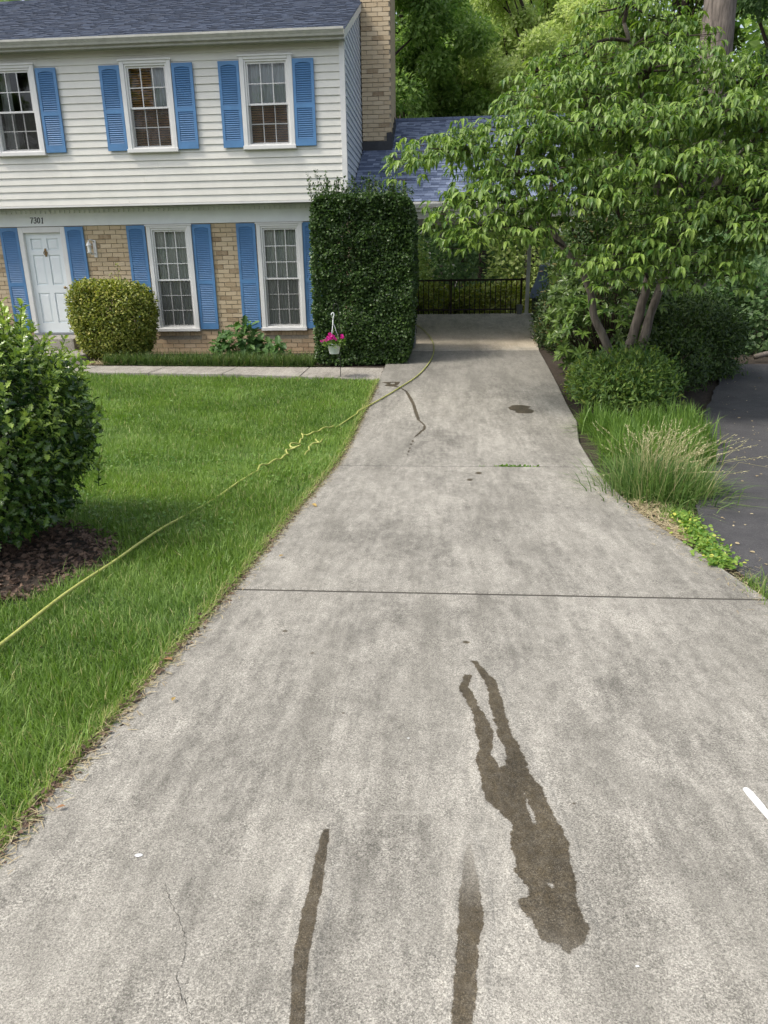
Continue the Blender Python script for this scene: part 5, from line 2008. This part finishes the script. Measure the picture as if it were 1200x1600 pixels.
M['seed'] = leafmat('seed_heads', (0.36, 0.34, 0.17), (0.62, 0.58, 0.36), .7, .25)
stalk, sp_, sd_ = MB(), [], []
for k in range(115):
    b = np.append(np.array([1.86, 6.02]) + rng.normal(0, 1, 2) * [.17, .22], 0)
    b[2] = float(gz(b[0], b[1]))
    dr = np.append((b[:2] - [1.86, 6.02]) * 1.2 + rng.normal(0, .22, 2) + [.10, -.02], 0)
    if k % 5 == 0:
        dr[:2] += [.30, -.06]
    L_ = rng.uniform(.46, .76)
    m_ = b + dr * .35 * L_ + [0, 0, L_ * .55]
    e = b + dr * L_ + [0, 0, L_ * (.92 - .35 * min(1, np.linalg.norm(dr)))]
    stalk.tube([tuple(b), tuple(m_), tuple(e)], [.0018, .0015, .0009], 3, False)
    ax = unit(e - m_)
    for j in range(11):
        t_ = .45 + .55 * j / 11
        sp_.append(m_ + (e - m_) * t_ + rng.normal(0, .004, 3))
        sd_.append(unit(ax + rng.normal(0, .28, 3)))
stalk.build('stalks', M['seed'], og, kind='stuff')
sp_, sd_ = np.array(sp_), np.array(sd_)
obj('seed_heads', scatter('seed_heads', ([(0, 0, 0), (.12, .4, 0), (0, 1, 0), (-.12, .4, 0)], [(0, 1, 2, 3)]), sp_, frames(sd_, unit(rng.normal(0, 1, sp_.shape))), rng.uniform(.016, .030, len(sp_)), M['seed']), og, 'stuff')
# creeping bright ground cover and a grass tuft by the asphalt edge
M['creeper'] = leafmat('bright_creeper_leaves', (0.09, 0.20, 0.03), (0.25, 0.38, 0.07), .45, .3, young=(0.60, 0.58, 0.12))
n = 1500
t_ = rng.random(n)
y = 4.0 + 1.15 * t_
x = 1.66 + .10 * t_ + rng.normal(0, .045, n)
P = np.stack([x, y, dz(y) + rng.uniform(-.01, .045, n)], 1)
D = unit(np.stack([rng.normal(0, 1, n), rng.normal(0, 1, n), rng.normal(0.1, .3, n)], 1))
tag(obj('creeping_weeds', scatter('creeping_weeds', LEAF_ROUND, P, frames(D, unit(rng.normal(0, .4, (n, 3)) + [0, -.2, 1])), rng.uniform(.018, .034, n), M['creeper'])), 'bright yellow green creeping weeds between concrete and asphalt', 'ground cover', None, 'stuff')
n = 900
y = np.concatenate([rng.uniform(3.2, 3.85, n // 2), rng.uniform(5.0, 5.35, n - n // 2)])
x = np.concatenate([1.73 + rng.normal(0, .05, n // 2), 1.74 + rng.normal(0, .06, n - n // 2)])
P = np.stack([x, y, dz(y) - .03], 1)
tag(obj('edge_grass', blades('edge_grass', P, rng.uniform(.05, .13, n), rng.uniform(.003, .006, n), rng.normal(0, .5, (n, 2)), M['monkey'], rng.random(n), seed=8)), 'small grass tufts at the asphalt edge', 'grass', None, 'stuff')

n = 900
y = rng.uniform(4.55, 5.6, n)
x = re_(y) + rng.uniform(0, .24, n) * np.interp(y, [4.55, 5.2], [.3, 1])
P = np.stack([x, y, dz(y) - .015 + .02 * rng.random(n)], 1)
D = unit(np.stack([rng.normal(0, 1, n), rng.normal(0, 1, n), rng.normal(0, .15, n)], 1))
tag(obj('straw_patch', scatter('straw_patch', STRAW, P, frames(D, np.tile([0, 0, 1.], (n, 1))), rng.uniform(.03, .10, n), M['straw'])), 'bare patch of dry straw in front of the seeding grass', 'straw', None, 'stuff')
# longer pale tufts left standing in the lawn
x, y = lawn_points(9000, 1.0, 8.0)
k = field(np.stack([x, y], 1), 6.0, 33) > .35
x, y = x[k], y[k]
n = len(x)
P = np.stack([x, y, gz(x, y) + .004], 1)
tag(obj('lawn_tufts', blades('lawn_tufts', P, rng.uniform(.09, .16, n), rng.uniform(.004, .008, n), rng.normal(0, .5, (n, 2)), M['monkey'], rng.uniform(.5, .85, n), seed=23, bend=2)), 'longer pale green tufts scattered through the lawn', 'grass', None, 'stuff')
# pale grit and leaf scraps on the asphalt
n = 700
y = rng.uniform(2.5, 12.8, n)
x = np.interp(y, [2.5, 4.2, 5.3, 6.8, 9.9, 12.8], [1.8, 1.8, 2.0, 2.6, 3.65, 4.9]) + .05 + rng.random(n) ** 1.5 * 4
P = np.stack([x, y, dz(np.minimum(y, 13)) - .006], 1)
D = unit(np.stack([rng.normal(0, 1, n), rng.normal(0, 1, n), rng.normal(0, .1, n)], 1))
tag(obj('asphalt_scraps', scatter('asphalt_scraps', LEAF_ROUND, P, frames(D, np.tile([0, 0, 1.], (n, 1)) + rng.normal(0, .15, (n, 3))), rng.uniform(.01, .045, n) * rng.random(n), M['straw'])), 'pale leaf scraps and grit on the asphalt', 'litter', None, 'stuff')
# nandina
M['nandina'] = leafmat('nandina_leaves', (0.05, 0.115, 0.03), (0.21, 0.32, 0.065), .42, .25, young=(0.26, 0.30, 0.05))
nd = shrub('nandina_bush', 'feathery low bush with fine green leaves in front of the leaning trunks', 'bush', (2.52, 10.1, .08), (.62, .75, .42), 2.4, leaf_fold(.34, .15, .1), (.055, .09), 620, 17, .11, .34, M['nandina'], 61, -.16, .25, .26, 4.)
shrub('nandina_bush', 'small yellow green bush at the driveway edge left of the feathery bush', 'bush', (2.16, 10.7, .02), (.30, .5, .32), 2.2, leaf_fold(.34, .15, .1), (.045, .07), 240, 16, .06, .2, leafmat('yellowgreen_leaves', (0.08, 0.15, 0.03), (0.25, 0.35, 0.06), .42, .25, young=(0.40, 0.40, 0.07)), 62, -.16, .15, .12, 4.)

# broad leaved laurel
M['laurel'] = leafmat('laurel_leaves', (0.04, 0.085, 0.016), (0.14, 0.22, 0.045), .36, .2)
M['laurel_obj'] = leafmat('laurel_leaf', (0.055, 0.12, 0.02), (0.17, 0.27, 0.05), .36, .2, True)
lau = thing('laurel_shrub', 'broad leaved laurel shrub behind the leaning trunk', 'shrub', (2.75, 12.9, 0))
cP, cd, cu, r_ = shell((2.75, 12.45, .85), (1.0, .85, 1.0), 2.6, 430, 1, .02, .25, 71, .1, .2, .14, 3)
LP, LD, LU = [], [], []
for i in range(len(cP)):
    ax = unit(cd[i] * .6 + np.array([-.1, -.35, .55]))
    t1 = unit(np.cross(ax, r_.normal(0, 1, 3)))
    t2 = np.cross(ax, t1)
    m_ = r_.integers(6, 10)
    for j in range(m_):
        a_ = j * 6.283 / m_ + r_.normal(0, .2)
        LP.append(cP[i] + ax * r_.normal(0, .012))
        LD.append(unit(t1 * math.cos(a_) + t2 * math.sin(a_) + ax * r_.uniform(.0, .6)))
        LU.append(ax)
LP, LD, LU = map(np.array, (LP, LD, LU))
LRt = frames(LD, LU)
LS = r_.uniform(.11, .17, len(LP))
a_, b_ = nearest_split(LP, 300)
tm = leaf_fold(.36, .22, .10)
leaf_parts(lau, [tm, leaf_fold(.32, .35, .12)], LP[a_], LRt[a_], LS[a_], M['laurel_obj'])
obj('foliage', scatter('foliage', tm, LP[b_], LRt[b_], LS[b_], M['laurel'], r_.random(len(b_))), lau, 'stuff')
twiggy('stems', (2.8, 12.9, 0), cP[::5], .016, M['twig'], lau, 3)

# fern like shrub beside the carport, dark shrub towards the asphalt
M['fern'] = leafmat('dark_fine_leaves', (0.022, 0.052, 0.015), (0.08, 0.135, 0.035), .45, .2, young=(0.16, 0.11, 0.04))
shrub('fine_leaved_shrub', 'dark fine leaved shrub hugging the driveway below the carport', 'shrub', (2.62, 15.2, .62), (.72, 1.5, .80), 2.4, leaf_fold(.4, .1, .1), (.05, .085), 650, 20, .10, .3, M['fern'], 81, .0, .1, .16, 3.)
shrub('fine_leaved_shrub', 'tall dark shrub behind the laurel under the dogwood', 'shrub', (3.3, 14.6, 1.5), (1.2, .9, 1.5), 2.2, leaf_fold(.4, .1, .1), (.06, .10), 600, 16, .13, .4, M['fern'], 82, .0, .1, .16, 3.)
M['darkbush'] = leafmat('deep_green_leaves', (0.016, 0.042, 0.010), (0.075, 0.13, 0.026), .45, .2, young=(0.09, 0.14, 0.03))
shrub('deep_green_shrub', 'large deep green shrub overhanging the asphalt right of the trunks', 'shrub', (3.98, 12.4, .42), (.92, 1.0, .82), 2.3, leaf_fold(.4, .15, .1), (.05, .085), 900, 18, .10, .35, M['darkbush'], 83, -.05, .1, .2, 3.2)
shrub('deep_green_shrub', 'low deep green shrub behind the feathery bush', 'shrub', (3.35, 11.4, .2), (.7, .8, .5), 2.3, leaf_fold(.4, .15, .1), (.05, .08), 420, 16, .09, .3, M['darkbush'], 84, -.1, .1, .18, 3.2)


# dogwood ---------------------------------------------------------------------------------------
M['dog'] = leafmat('dogwood_leaves', (0.060, 0.135, 0.026), (0.235, 0.345, 0.080), .42, .30, spec=.4, young=(0.24, 0.36, 0.06))
M['dog_obj'] = leafmat('dogwood_leaf', (0.11, 0.20, 0.035), (0.29, 0.40, 0.09), .42, .30, True, spec=.4)
dog = thing('dogwood_tree', 'multi trunked dogwood with tiers of drooping light green leaves', 'tree', (2.75, 11.1, -.1))
r_ = np.random.default_rng(91)
T1 = [(2.58, 11.1, -.15), (2.52, 11.05, .30), (2.40, 11.0, .60), (2.20, 11.0, .95), (2.14, 11.0, 1.25), (1.98, 11.0, 1.56), (1.72, 11.0, 1.88), (1.36, 11.0, 2.35), (1.0, 10.9, 2.8), (.5, 10.6, 3.1)]
T2 = [(2.82, 11.2, -.15), (2.83, 11.25, .5), (2.93, 11.3, 1.05), (3.02, 11.3, 1.5), (3.05, 11.3, 2.2), (2.9, 11.2, 3.0), (2.6, 11.1, 3.9), (2.3, 11.0, 4.6)]
T3 = [(2.95, 11.22, -.15), (2.98, 11.2, .5), (3.08, 11.2, 1.05), (3.22, 11.2, 1.5), (3.5, 11.2, 2.2), (3.9, 11.1, 2.9), (4.4, 10.9, 3.5), (5.0, 10.7, 3.9)]
for T_, r0 in ((T1, .062), (T2, .072), (T3, .066)):
    ps = smooth_path(T_, 36)
    ps[:, :2] += r_.normal(0, .006, (36, 2))
    MB().tube(ps.tolist(), (r0 * np.linspace(1.12, .30, 36) * (1 + .06 * r_.normal(size=36))).tolist(), 12).build('trunk', M['barkgrey'], dog, True)
# tiers: centre, radii, leaf whorls, from which trunk point the limb comes
tiers = [((.10, 10.1, 3.05), (.85, .75), 95, (.75, 10.8, 2.95)), ((.95, 10.0, 3.25), (.95, .9), 95, (1.0, 10.9, 2.8)),
         ((.55, 9.55, 2.42), (.80, .65), 85, (1.5, 11, 2.2)), ((.62, 9.35, 2.10), (.72, .55), 75, (1.72, 11, 1.9)), ((1.15, 9.7, 2.75), (.9, .8), 95, (1.36, 11, 2.35)),
         ((2.45, 9.25, 1.80), (1.15, .6), 120, (2.98, 11.2, 1.5)), ((3.05, 9.2, 2.12), (1.1, .7), 110, (3.1, 11.2, 1.7)), ((1.85, 9.5, 2.45), (.85, .8), 100, (2.5, 11, 2.2)),
         ((2.7, 9.4, 2.75), (1.15, .9), 125, (3.0, 11.25, 2.4)), ((3.9, 9.5, 2.55), (1.05, .9), 105, (3.6, 11.2, 2.3)), ((4.7, 10.2, 2.85), (1.1, 1.0), 100, (3.9, 11.1, 2.9)),
         ((1.9, 9.8, 3.25), (1.1, 1.0), 125, (2.7, 11.1, 2.9)), ((3.1, 9.8, 3.35), (1.2, 1.0), 130, (3.0, 11.2, 3.0)), ((4.2, 10.0, 3.35), (1.15, 1.0), 115, (4.1, 11, 3.2)),
         ((1.5, 10.4, 3.75), (.95, .9), 100, (2.6, 11.1, 3.7)), ((2.6, 10.4, 3.95), (1.1, 1.0), 115, (2.6, 11.1, 3.8)), ((5.3, 10.6, 3.45), (1.0, 1.1), 75, (5., 10.7, 3.85)),
         ((1.75, 11.0, 4.25), (.75, .7), 60, (2.4, 11, 4.4)), ((2.35, 10.9, 4.75), (.75, .6), 50, (2.3, 11, 4.6)), ((2.9, 10.7, 4.35), (.6, .6), 40, (2.4, 11, 4.3)),
         ((3.6, 10.2, 3.78), (.8, .7), 60, (4.2, 11, 3.4)), ((4.6, 10.2, 3.70), (.9, .8), 65, (4.6, 10.9, 3.6)), ((3.4, 12.0, 3.0), (1.6, 1.0), 80, (3.4, 11.3, 2.4)), ((1.6, 11.8, 3.1), (1.2, .8), 60, (1.5, 11, 2.3)),
         ((4.1, 9.6, 2.0), (.7, .6), 50, (3.5, 11.2, 2.2)), ((2.2, 9.1, 1.62), (.55, .35), 30, (2.98, 11.2, 1.45)), ((3.2, 9.05, 1.58), (.5, .35), 28, (3.2, 11.2, 1.5)),
         ((4.3, 9.7, 2.95), (.9, .8), 70, (4., 11., 3.0)), ((3.9, 9.3, 2.25), (.9, .6), 60, (3.6, 11.2, 2.4)), ((4.6, 9.9, 2.4), (.8, .8), 55, (3.9, 11.1, 2.6))]
WP, WD, WU = [], [], []
limb = MB()
for c_, rr_, nw, frm in tiers:
    c_ = np.array(c_)
    for k in range(5):
        a_ = k * 1.2566 + r_.random()
        e = c_ + [rr_[0] * .75 * math.cos(a_), rr_[1] * .75 * math.sin(a_), -.05]
        m_ = (np.array(frm) + c_) / 2 + [0, 0, .10]
        limb.tube(smooth_path([frm, tuple(m_), tuple(c_ * .6 + e * .4), tuple(e)], 9).tolist(), np.linspace(.020, .004, 9).tolist(), 6, False)
    for k in range(int(nw * 2.3)):
        a_ = r_.random() * 6.283
        q_ = math.sqrt(r_.random())
        x = c_[0] + rr_[0] * q_ * math.cos(a_)
        y = c_[1] + rr_[1] * q_ * math.sin(a_)
        z = c_[2] + .10 * (1 - q_ ** 2) - .16 * q_ ** 2 + r_.normal(0, .085)
        p_ = np.array([x, y, z])
        out = unit(np.array([math.cos(a_), math.sin(a_) - .25, .0]) + r_.normal(0, .3, 3) * [1, 1, 0])
        limb.tube([tuple(p_ - out * .16 + [0, 0, -.01]), tuple(p_)], [.004, .002], 3, False)
        m_ = r_.integers(4, 7)
        for j in range(m_):
            b_a = (j - (m_ - 1) / 2) * .75 + r_.normal(0, .25)
            h2 = np.array([out[0] * math.cos(b_a) - out[1] * math.sin(b_a), out[0] * math.sin(b_a) + out[1] * math.cos(b_a), 0])
            WP.append(p_ + h2 * .012 - out * (.05 * r_.random()))
            WD.append(unit(h2 * r_.uniform(.45, .95) + [0, 0, r_.uniform(-.75, .05)]))
            WU.append(unit(h2 * .5 + np.array([0, 0, 1.]) + r_.normal(0, .12, 3)))
limb.build('limbs', M['barkdark'], dog, True, kind='stuff')
WP, WD, WU = map(np.array, (WP, WD, WU))
WR = frames(WD, WU)
WS = r_.uniform(.055, .140, len(WP))
a_, b_ = nearest_split(WP, 300)
dl1, dl2, dl3 = leaf_fold(.40, .42, .16), leaf_fold(.36, .60, .18), leaf_fold(.44, .28, .12)
leaf_parts(dog, [dl1, dl2, dl3], WP[a_], WR[a_], WS[a_], M['dog_obj'])
h_ = r_.random(len(b_))
for k, t_ in enumerate((dl1, dl2, dl3)):
    s_ = b_[k::3]
    obj('foliage', scatter('foliage', t_, WP[s_], WR[s_], WS[s_], M['dog'], r_.random(len(s_))), dog, 'stuff')

# ------------------------------------------------------------------ background trees
GM = {'dark': leafmat('dark_tree_leaves', (0.05, 0.10, 0.025), (0.18, 0.26, 0.06), .5, .42),
      'mid': leafmat('mid_tree_leaves', (0.10, 0.19, 0.05), (0.31, 0.43, 0.13), .5, .42),
      'light': leafmat('light_tree_leaves', (0.23, 0.32, 0.09), (0.52, 0.60, 0.25), .5, .42, young=(0.38, 0.40, 0.16)),
      'blue': leafmat('bluish_tree_leaves', (0.07, 0.135, 0.055), (0.19, 0.29, 0.12), .5, .42)}


def tree(label, x, y, h, crown, kind, nleaf, size, seed, trunk_r=.18, lean=(0, 0), bark='barkdark', group='trees behind the house', name='background_tree', gaps=1.0, nblob=26, nlimb=14):
    """trunk, limbs to each leaf cluster, and leaves spread in uneven clusters through the crown"""
    r_ = np.random.default_rng(seed)
    z0 = float(gz(x, y)) - .1
    t = thing(name, label, 'tree', (x, y, z0), group)
    (cx, cy, cz_), (rx, ry, rz) = crown
    tp = [(x, y, z0), (x + lean[0] * .4, y + lean[1] * .4, z0 + h * .35), (x + lean[0], y + lean[1], z0 + h * .75), (cx, cy, min(cz_ + rz * .7, z0 + h))]
    pth = smooth_path(tp, 22)
    MB().tube(pth.tolist(), (trunk_r * np.linspace(1.15, .15, 22) ** .8).tolist(), 12).build('trunk', M[bark], t, True)
    dv = unit(r_.normal(0, 1, (nblob, 3)))
    bl = np.array([cx, cy, cz_]) + dv * np.array([rx, ry, rz]) * (r_.random((nblob, 1)) ** .4) * .95
    br = r_.uniform(.22, .42, nblob) * (rx + ry) / 2 * gaps
    mb_ = MB()
    for i in range(min(nblob, nlimb)):
        s_ = pth[np.clip(int(22 * (.35 + .5 * r_.random())), 0, 21)]
        mb_.tube([tuple(s_), tuple((s_ + bl[i]) / 2 + r_.normal(0, .2, 3)), tuple(bl[i])], [trunk_r * .32, trunk_r * .2, .015], 6, False)
    mb_.build('limbs', M[bark], t, True, kind='stuff')
    bi = r_.integers(0, nblob, nleaf)
    d = unit(r_.normal(0, 1, (nleaf, 3)))
    rad = r_.random(nleaf) ** .45
    P = bl[bi] + d * (br[bi] * rad)[:, None] * [1, 1, .75]
    k = P[:, 2] > z0 + .1
    P, d = P[k], d[k]
    D = unit(d * .6 + r_.normal(0, .6, P.shape) + [0, 0, -.25])
    U = unit(d * .6 + [0, 0, .9] + r_.normal(0, .35, P.shape))
    obj('crown', scatter('crown', LEAF_DIAMOND, P, frames(D, U), r_.uniform(size[0], size[1], len(P)), GM[kind], np.clip(r_.random(len(P)) * .7 + .3 * r_.random(nblob)[bi[k]], 0, 1)), t, 'stuff')
    return t


tree('dense green tree rising right behind the chimney', -3.0, 27, 14, ((-2.0, 26.5, 9.0), (2.0, 2.3, 6.0)), 'mid', 22500, (0.130, 0.240), 101, .25, nblob=40)
tree('mid green bushy tree beyond the carport ridge beside the chimney', -1.3, 30, 12, ((.0, 29, 7.2), (2.0, 2.0, 4.6)), 'mid', 27000, (0.130, 0.231), 102, .2, nblob=34)
tree('pale silvery green tree behind the carport roof', 3.7, 31, 12, ((2.4, 30, 7.8), (2.0, 2.0, 4.8)), 'light', 26400, (0.116, 0.217), 103, .2, nblob=34, gaps=.95)
tree('tall yellow green tree with sky showing through its crown', 4.6, 40, 20, ((3.6, 40, 14.0), (5.2, 3, 5.5)), 'light', 32400, (0.168, 0.291), 104, .3, nblob=46, gaps=.95)
tree('olive green tree filling the gap above the dogwood', 5.6, 33, 13, ((5.4, 33, 8.2), (2.6, 2.4, 5.0)), 'light', 27000, (0.130, 0.231), 105, .22, nblob=36)
tree('tall tree whose dark forked stems show left of the big trunk', 6.9, 25, 13, ((6.7, 25, 9.6), (2.3, 2, 3.2)), 'dark', 11340, (0.122, 0.204), 106, .22, nblob=34, gaps=.85)
tree('huge grey trunk leaning up through the dogwood crown', 6.15, 19, 18, ((5.6, 19, 15.5), (4.2, 3.5, 4.0)), 'mid', 10500, (0.170, 0.289), 107, .42, (-.30, 0), 'barkgrey', nblob=24)
tree('leafy tree at the right edge beyond the asphalt', 10.0, 24, 14, ((10.0, 23.5, 8.4), (3.2, 2.4, 5.4)), 'blue', 36000, (0.128, 0.217), 108, .25, nblob=44, gaps=.85)
tree('shady tree between the big trunk and the right edge', 8.0, 21.5, 8, ((8.0, 21.0, 3.7), (2.6, 1.8, 2.5)), 'blue', 23400, (0.101, 0.188), 109, .15, nblob=36)
tree('dark tree behind the dogwood trunks', 4.2, 18.5, 6, ((4.4, 18.5, 3.3), (1.9, 1.4, 2.3)), 'dark', 18000, (0.102, 0.187), 110, .12, nblob=36)
tree('brown trunk seen through the carport over the railing', 1.6, 30.5, 9, ((1.7, 31, 5.6), (2.0, 1.5, 2.4)), 'dark', 10500, (0.119, 0.221), 111, .19, nblob=26)
tree('thin pale trunk at the left of the carport opening', -.05, 30.5, 8, ((-.1, 31, 5.4), (1.8, 1.5, 2.3)), 'dark', 10500, (0.119, 0.221), 112, .09, bark='barkgrey', nblob=26)
tree('small dark understorey tree deep behind the carport', 1.0, 36, 6, ((.9, 36, 3.2), (3.0, 1.5, 2.6)), 'blue', 13500, (0.136, 0.238), 113, .1, nblob=34)
tree('leafy tree far right whose crown hangs over the drive', 13.5, 20, 9, ((13.2, 19.5, 4.6), (2.8, 2.2, 3.6)), 'blue', 13500, (0.136, 0.238), 114, .16, nblob=34)
for i, (x, y, rx, rz, k_, lab) in enumerate([(-1.8, 27.5, 1.5, 2.3, 'light', 'tall leafy bush left beyond the railing'), (.7, 28.5, 1.6, 2.0, 'blue', 'tall bluish bush in the middle beyond the railing'), (3.0, 27.0, 1.5, 2.4, 'light', 'tall leafy bush beyond the white carport post')]):
    shrub('tall_bush', lab, 'bush', (x, y, .9), (rx, .9, rz), 2.2, LEAF_ROUND, (.09, .17), 420, 12, .18, .5, GM[k_], 150 + i, -.1, .0, .24, 2.2, group='tall bushes beyond the railing')
tree('broad mid green tree filling the space behind the chimney and ridge', -1.8, 36, 17, ((-.6, 36, 10.5), (3.6, 2.5, 6.5)), 'mid', 26000, (.16, .28), 115, .25, nblob=56)
ug = 'undergrowth bushes beyond the railing'
M['under'] = leafmat('undergrowth_leaves', (0.09, 0.14, 0.022), (0.28, 0.32, 0.06), .5, .3, young=(0.26, 0.26, 0.05))
for i, (x, y, rx, rz, lab) in enumerate([(-1.4, 23.2, .9, .85, 'yellow green bush behind the left end of the railing'), (-.2, 23.5, .9, .80, 'yellow green bush behind the left middle of the railing'), (1.0, 23.2, .9, .78, 'olive bush behind the right middle of the railing'),
                                         (2.1, 23.4, .9, .95, 'olive bush behind the right end of the railing by the post')]):
    shrub('undergrowth_bush', lab, 'bush', (x, y, .35), (rx, .7, rz), 2.2, LEAF_ROUND, (.07, .12), 300, 11, .13, .35, M['under'], 120 + i, -.1, .1, .2, 3., group=ug)
for i, (x, y, z, rx, ry, rz, lab) in enumerate([(6.6, 15.2, .7, 1.3, 1.0, 1.0, 'low spreading bush at the far end of the asphalt'), (8.6, 15.0, .8, 1.4, 1.1, 1.2, 'bluish green bush at the right edge beyond the asphalt'),
                                                (5.6, 16.4, 1.0, 1.2, 1.0, 1.3, 'dark bush behind the deep green shrub'), (10.8, 15.5, .9, 1.5, 1.2, 1.3, 'leafy bush beyond the asphalt just past the frame edge')]):
    shrub('wood_edge_bush', lab, 'bush', (x, y, z), (rx, ry, rz), 2.2, LEAF_ROUND, (.07, .13), 420, 12, .14, .4, GM['blue'], 130 + i, -.1, .1, .22, 2.5, group='bushes at the edge of the wood')
# fallen limb beyond the asphalt
tag(MB().tube(smooth_path([(5.55, 13.45, .08), (6.1, 13.5, .22), (6.7, 13.7, .42)], 10).tolist(), np.linspace(.05, .03, 10).tolist(), 8).build('fallen_branch', M['barkgrey'], None, True), 'bare fallen branch propped at the end of the asphalt', 'branch')
# far wood
n = 64000
fx, fy = rng.uniform(-45, 60, n), rng.uniform(46, 62, n)
top_ = 19 + 4 * np.sin(fx * .35) + 2.5 * np.sin(fx * .9 + 1)
fz_ = rng.random(n) ** .8 * top_ + .0
P = np.stack([fx, fy + 2 * np.sin(fz_), fz_], 1) + rng.normal(0, .4, (n, 3))
D = unit(rng.normal(0, 1, (n, 3)))
tag(obj('far_wood', scatter('far_wood', LEAF_DIAMOND, P, frames(D, unit(rng.normal(0, .4, (n, 3)) + [0, -.3, 1])), rng.uniform(.6, 1.1, n), GM['mid'])), 'distant wood closing the view behind the garden', 'wood', None, 'stuff')
# trees across the street, seen reflected in the panes
for i, (x, y, h) in enumerate([(-28.5, -22, 19), (-19.8, -23, 18), (-13.4, -24, 15)]):
    tree(['tall street tree mirrored in the upstairs panes', 'round street tree behind the viewer', 'broad street tree far left behind the viewer'][i], x, y, h, ((x, y, h * .56), (4.4, 3, h * .46)), 'mid', 6000, (.3, .5), 140 + i, .25, group='trees across the street', name='street_tree', nblob=20)
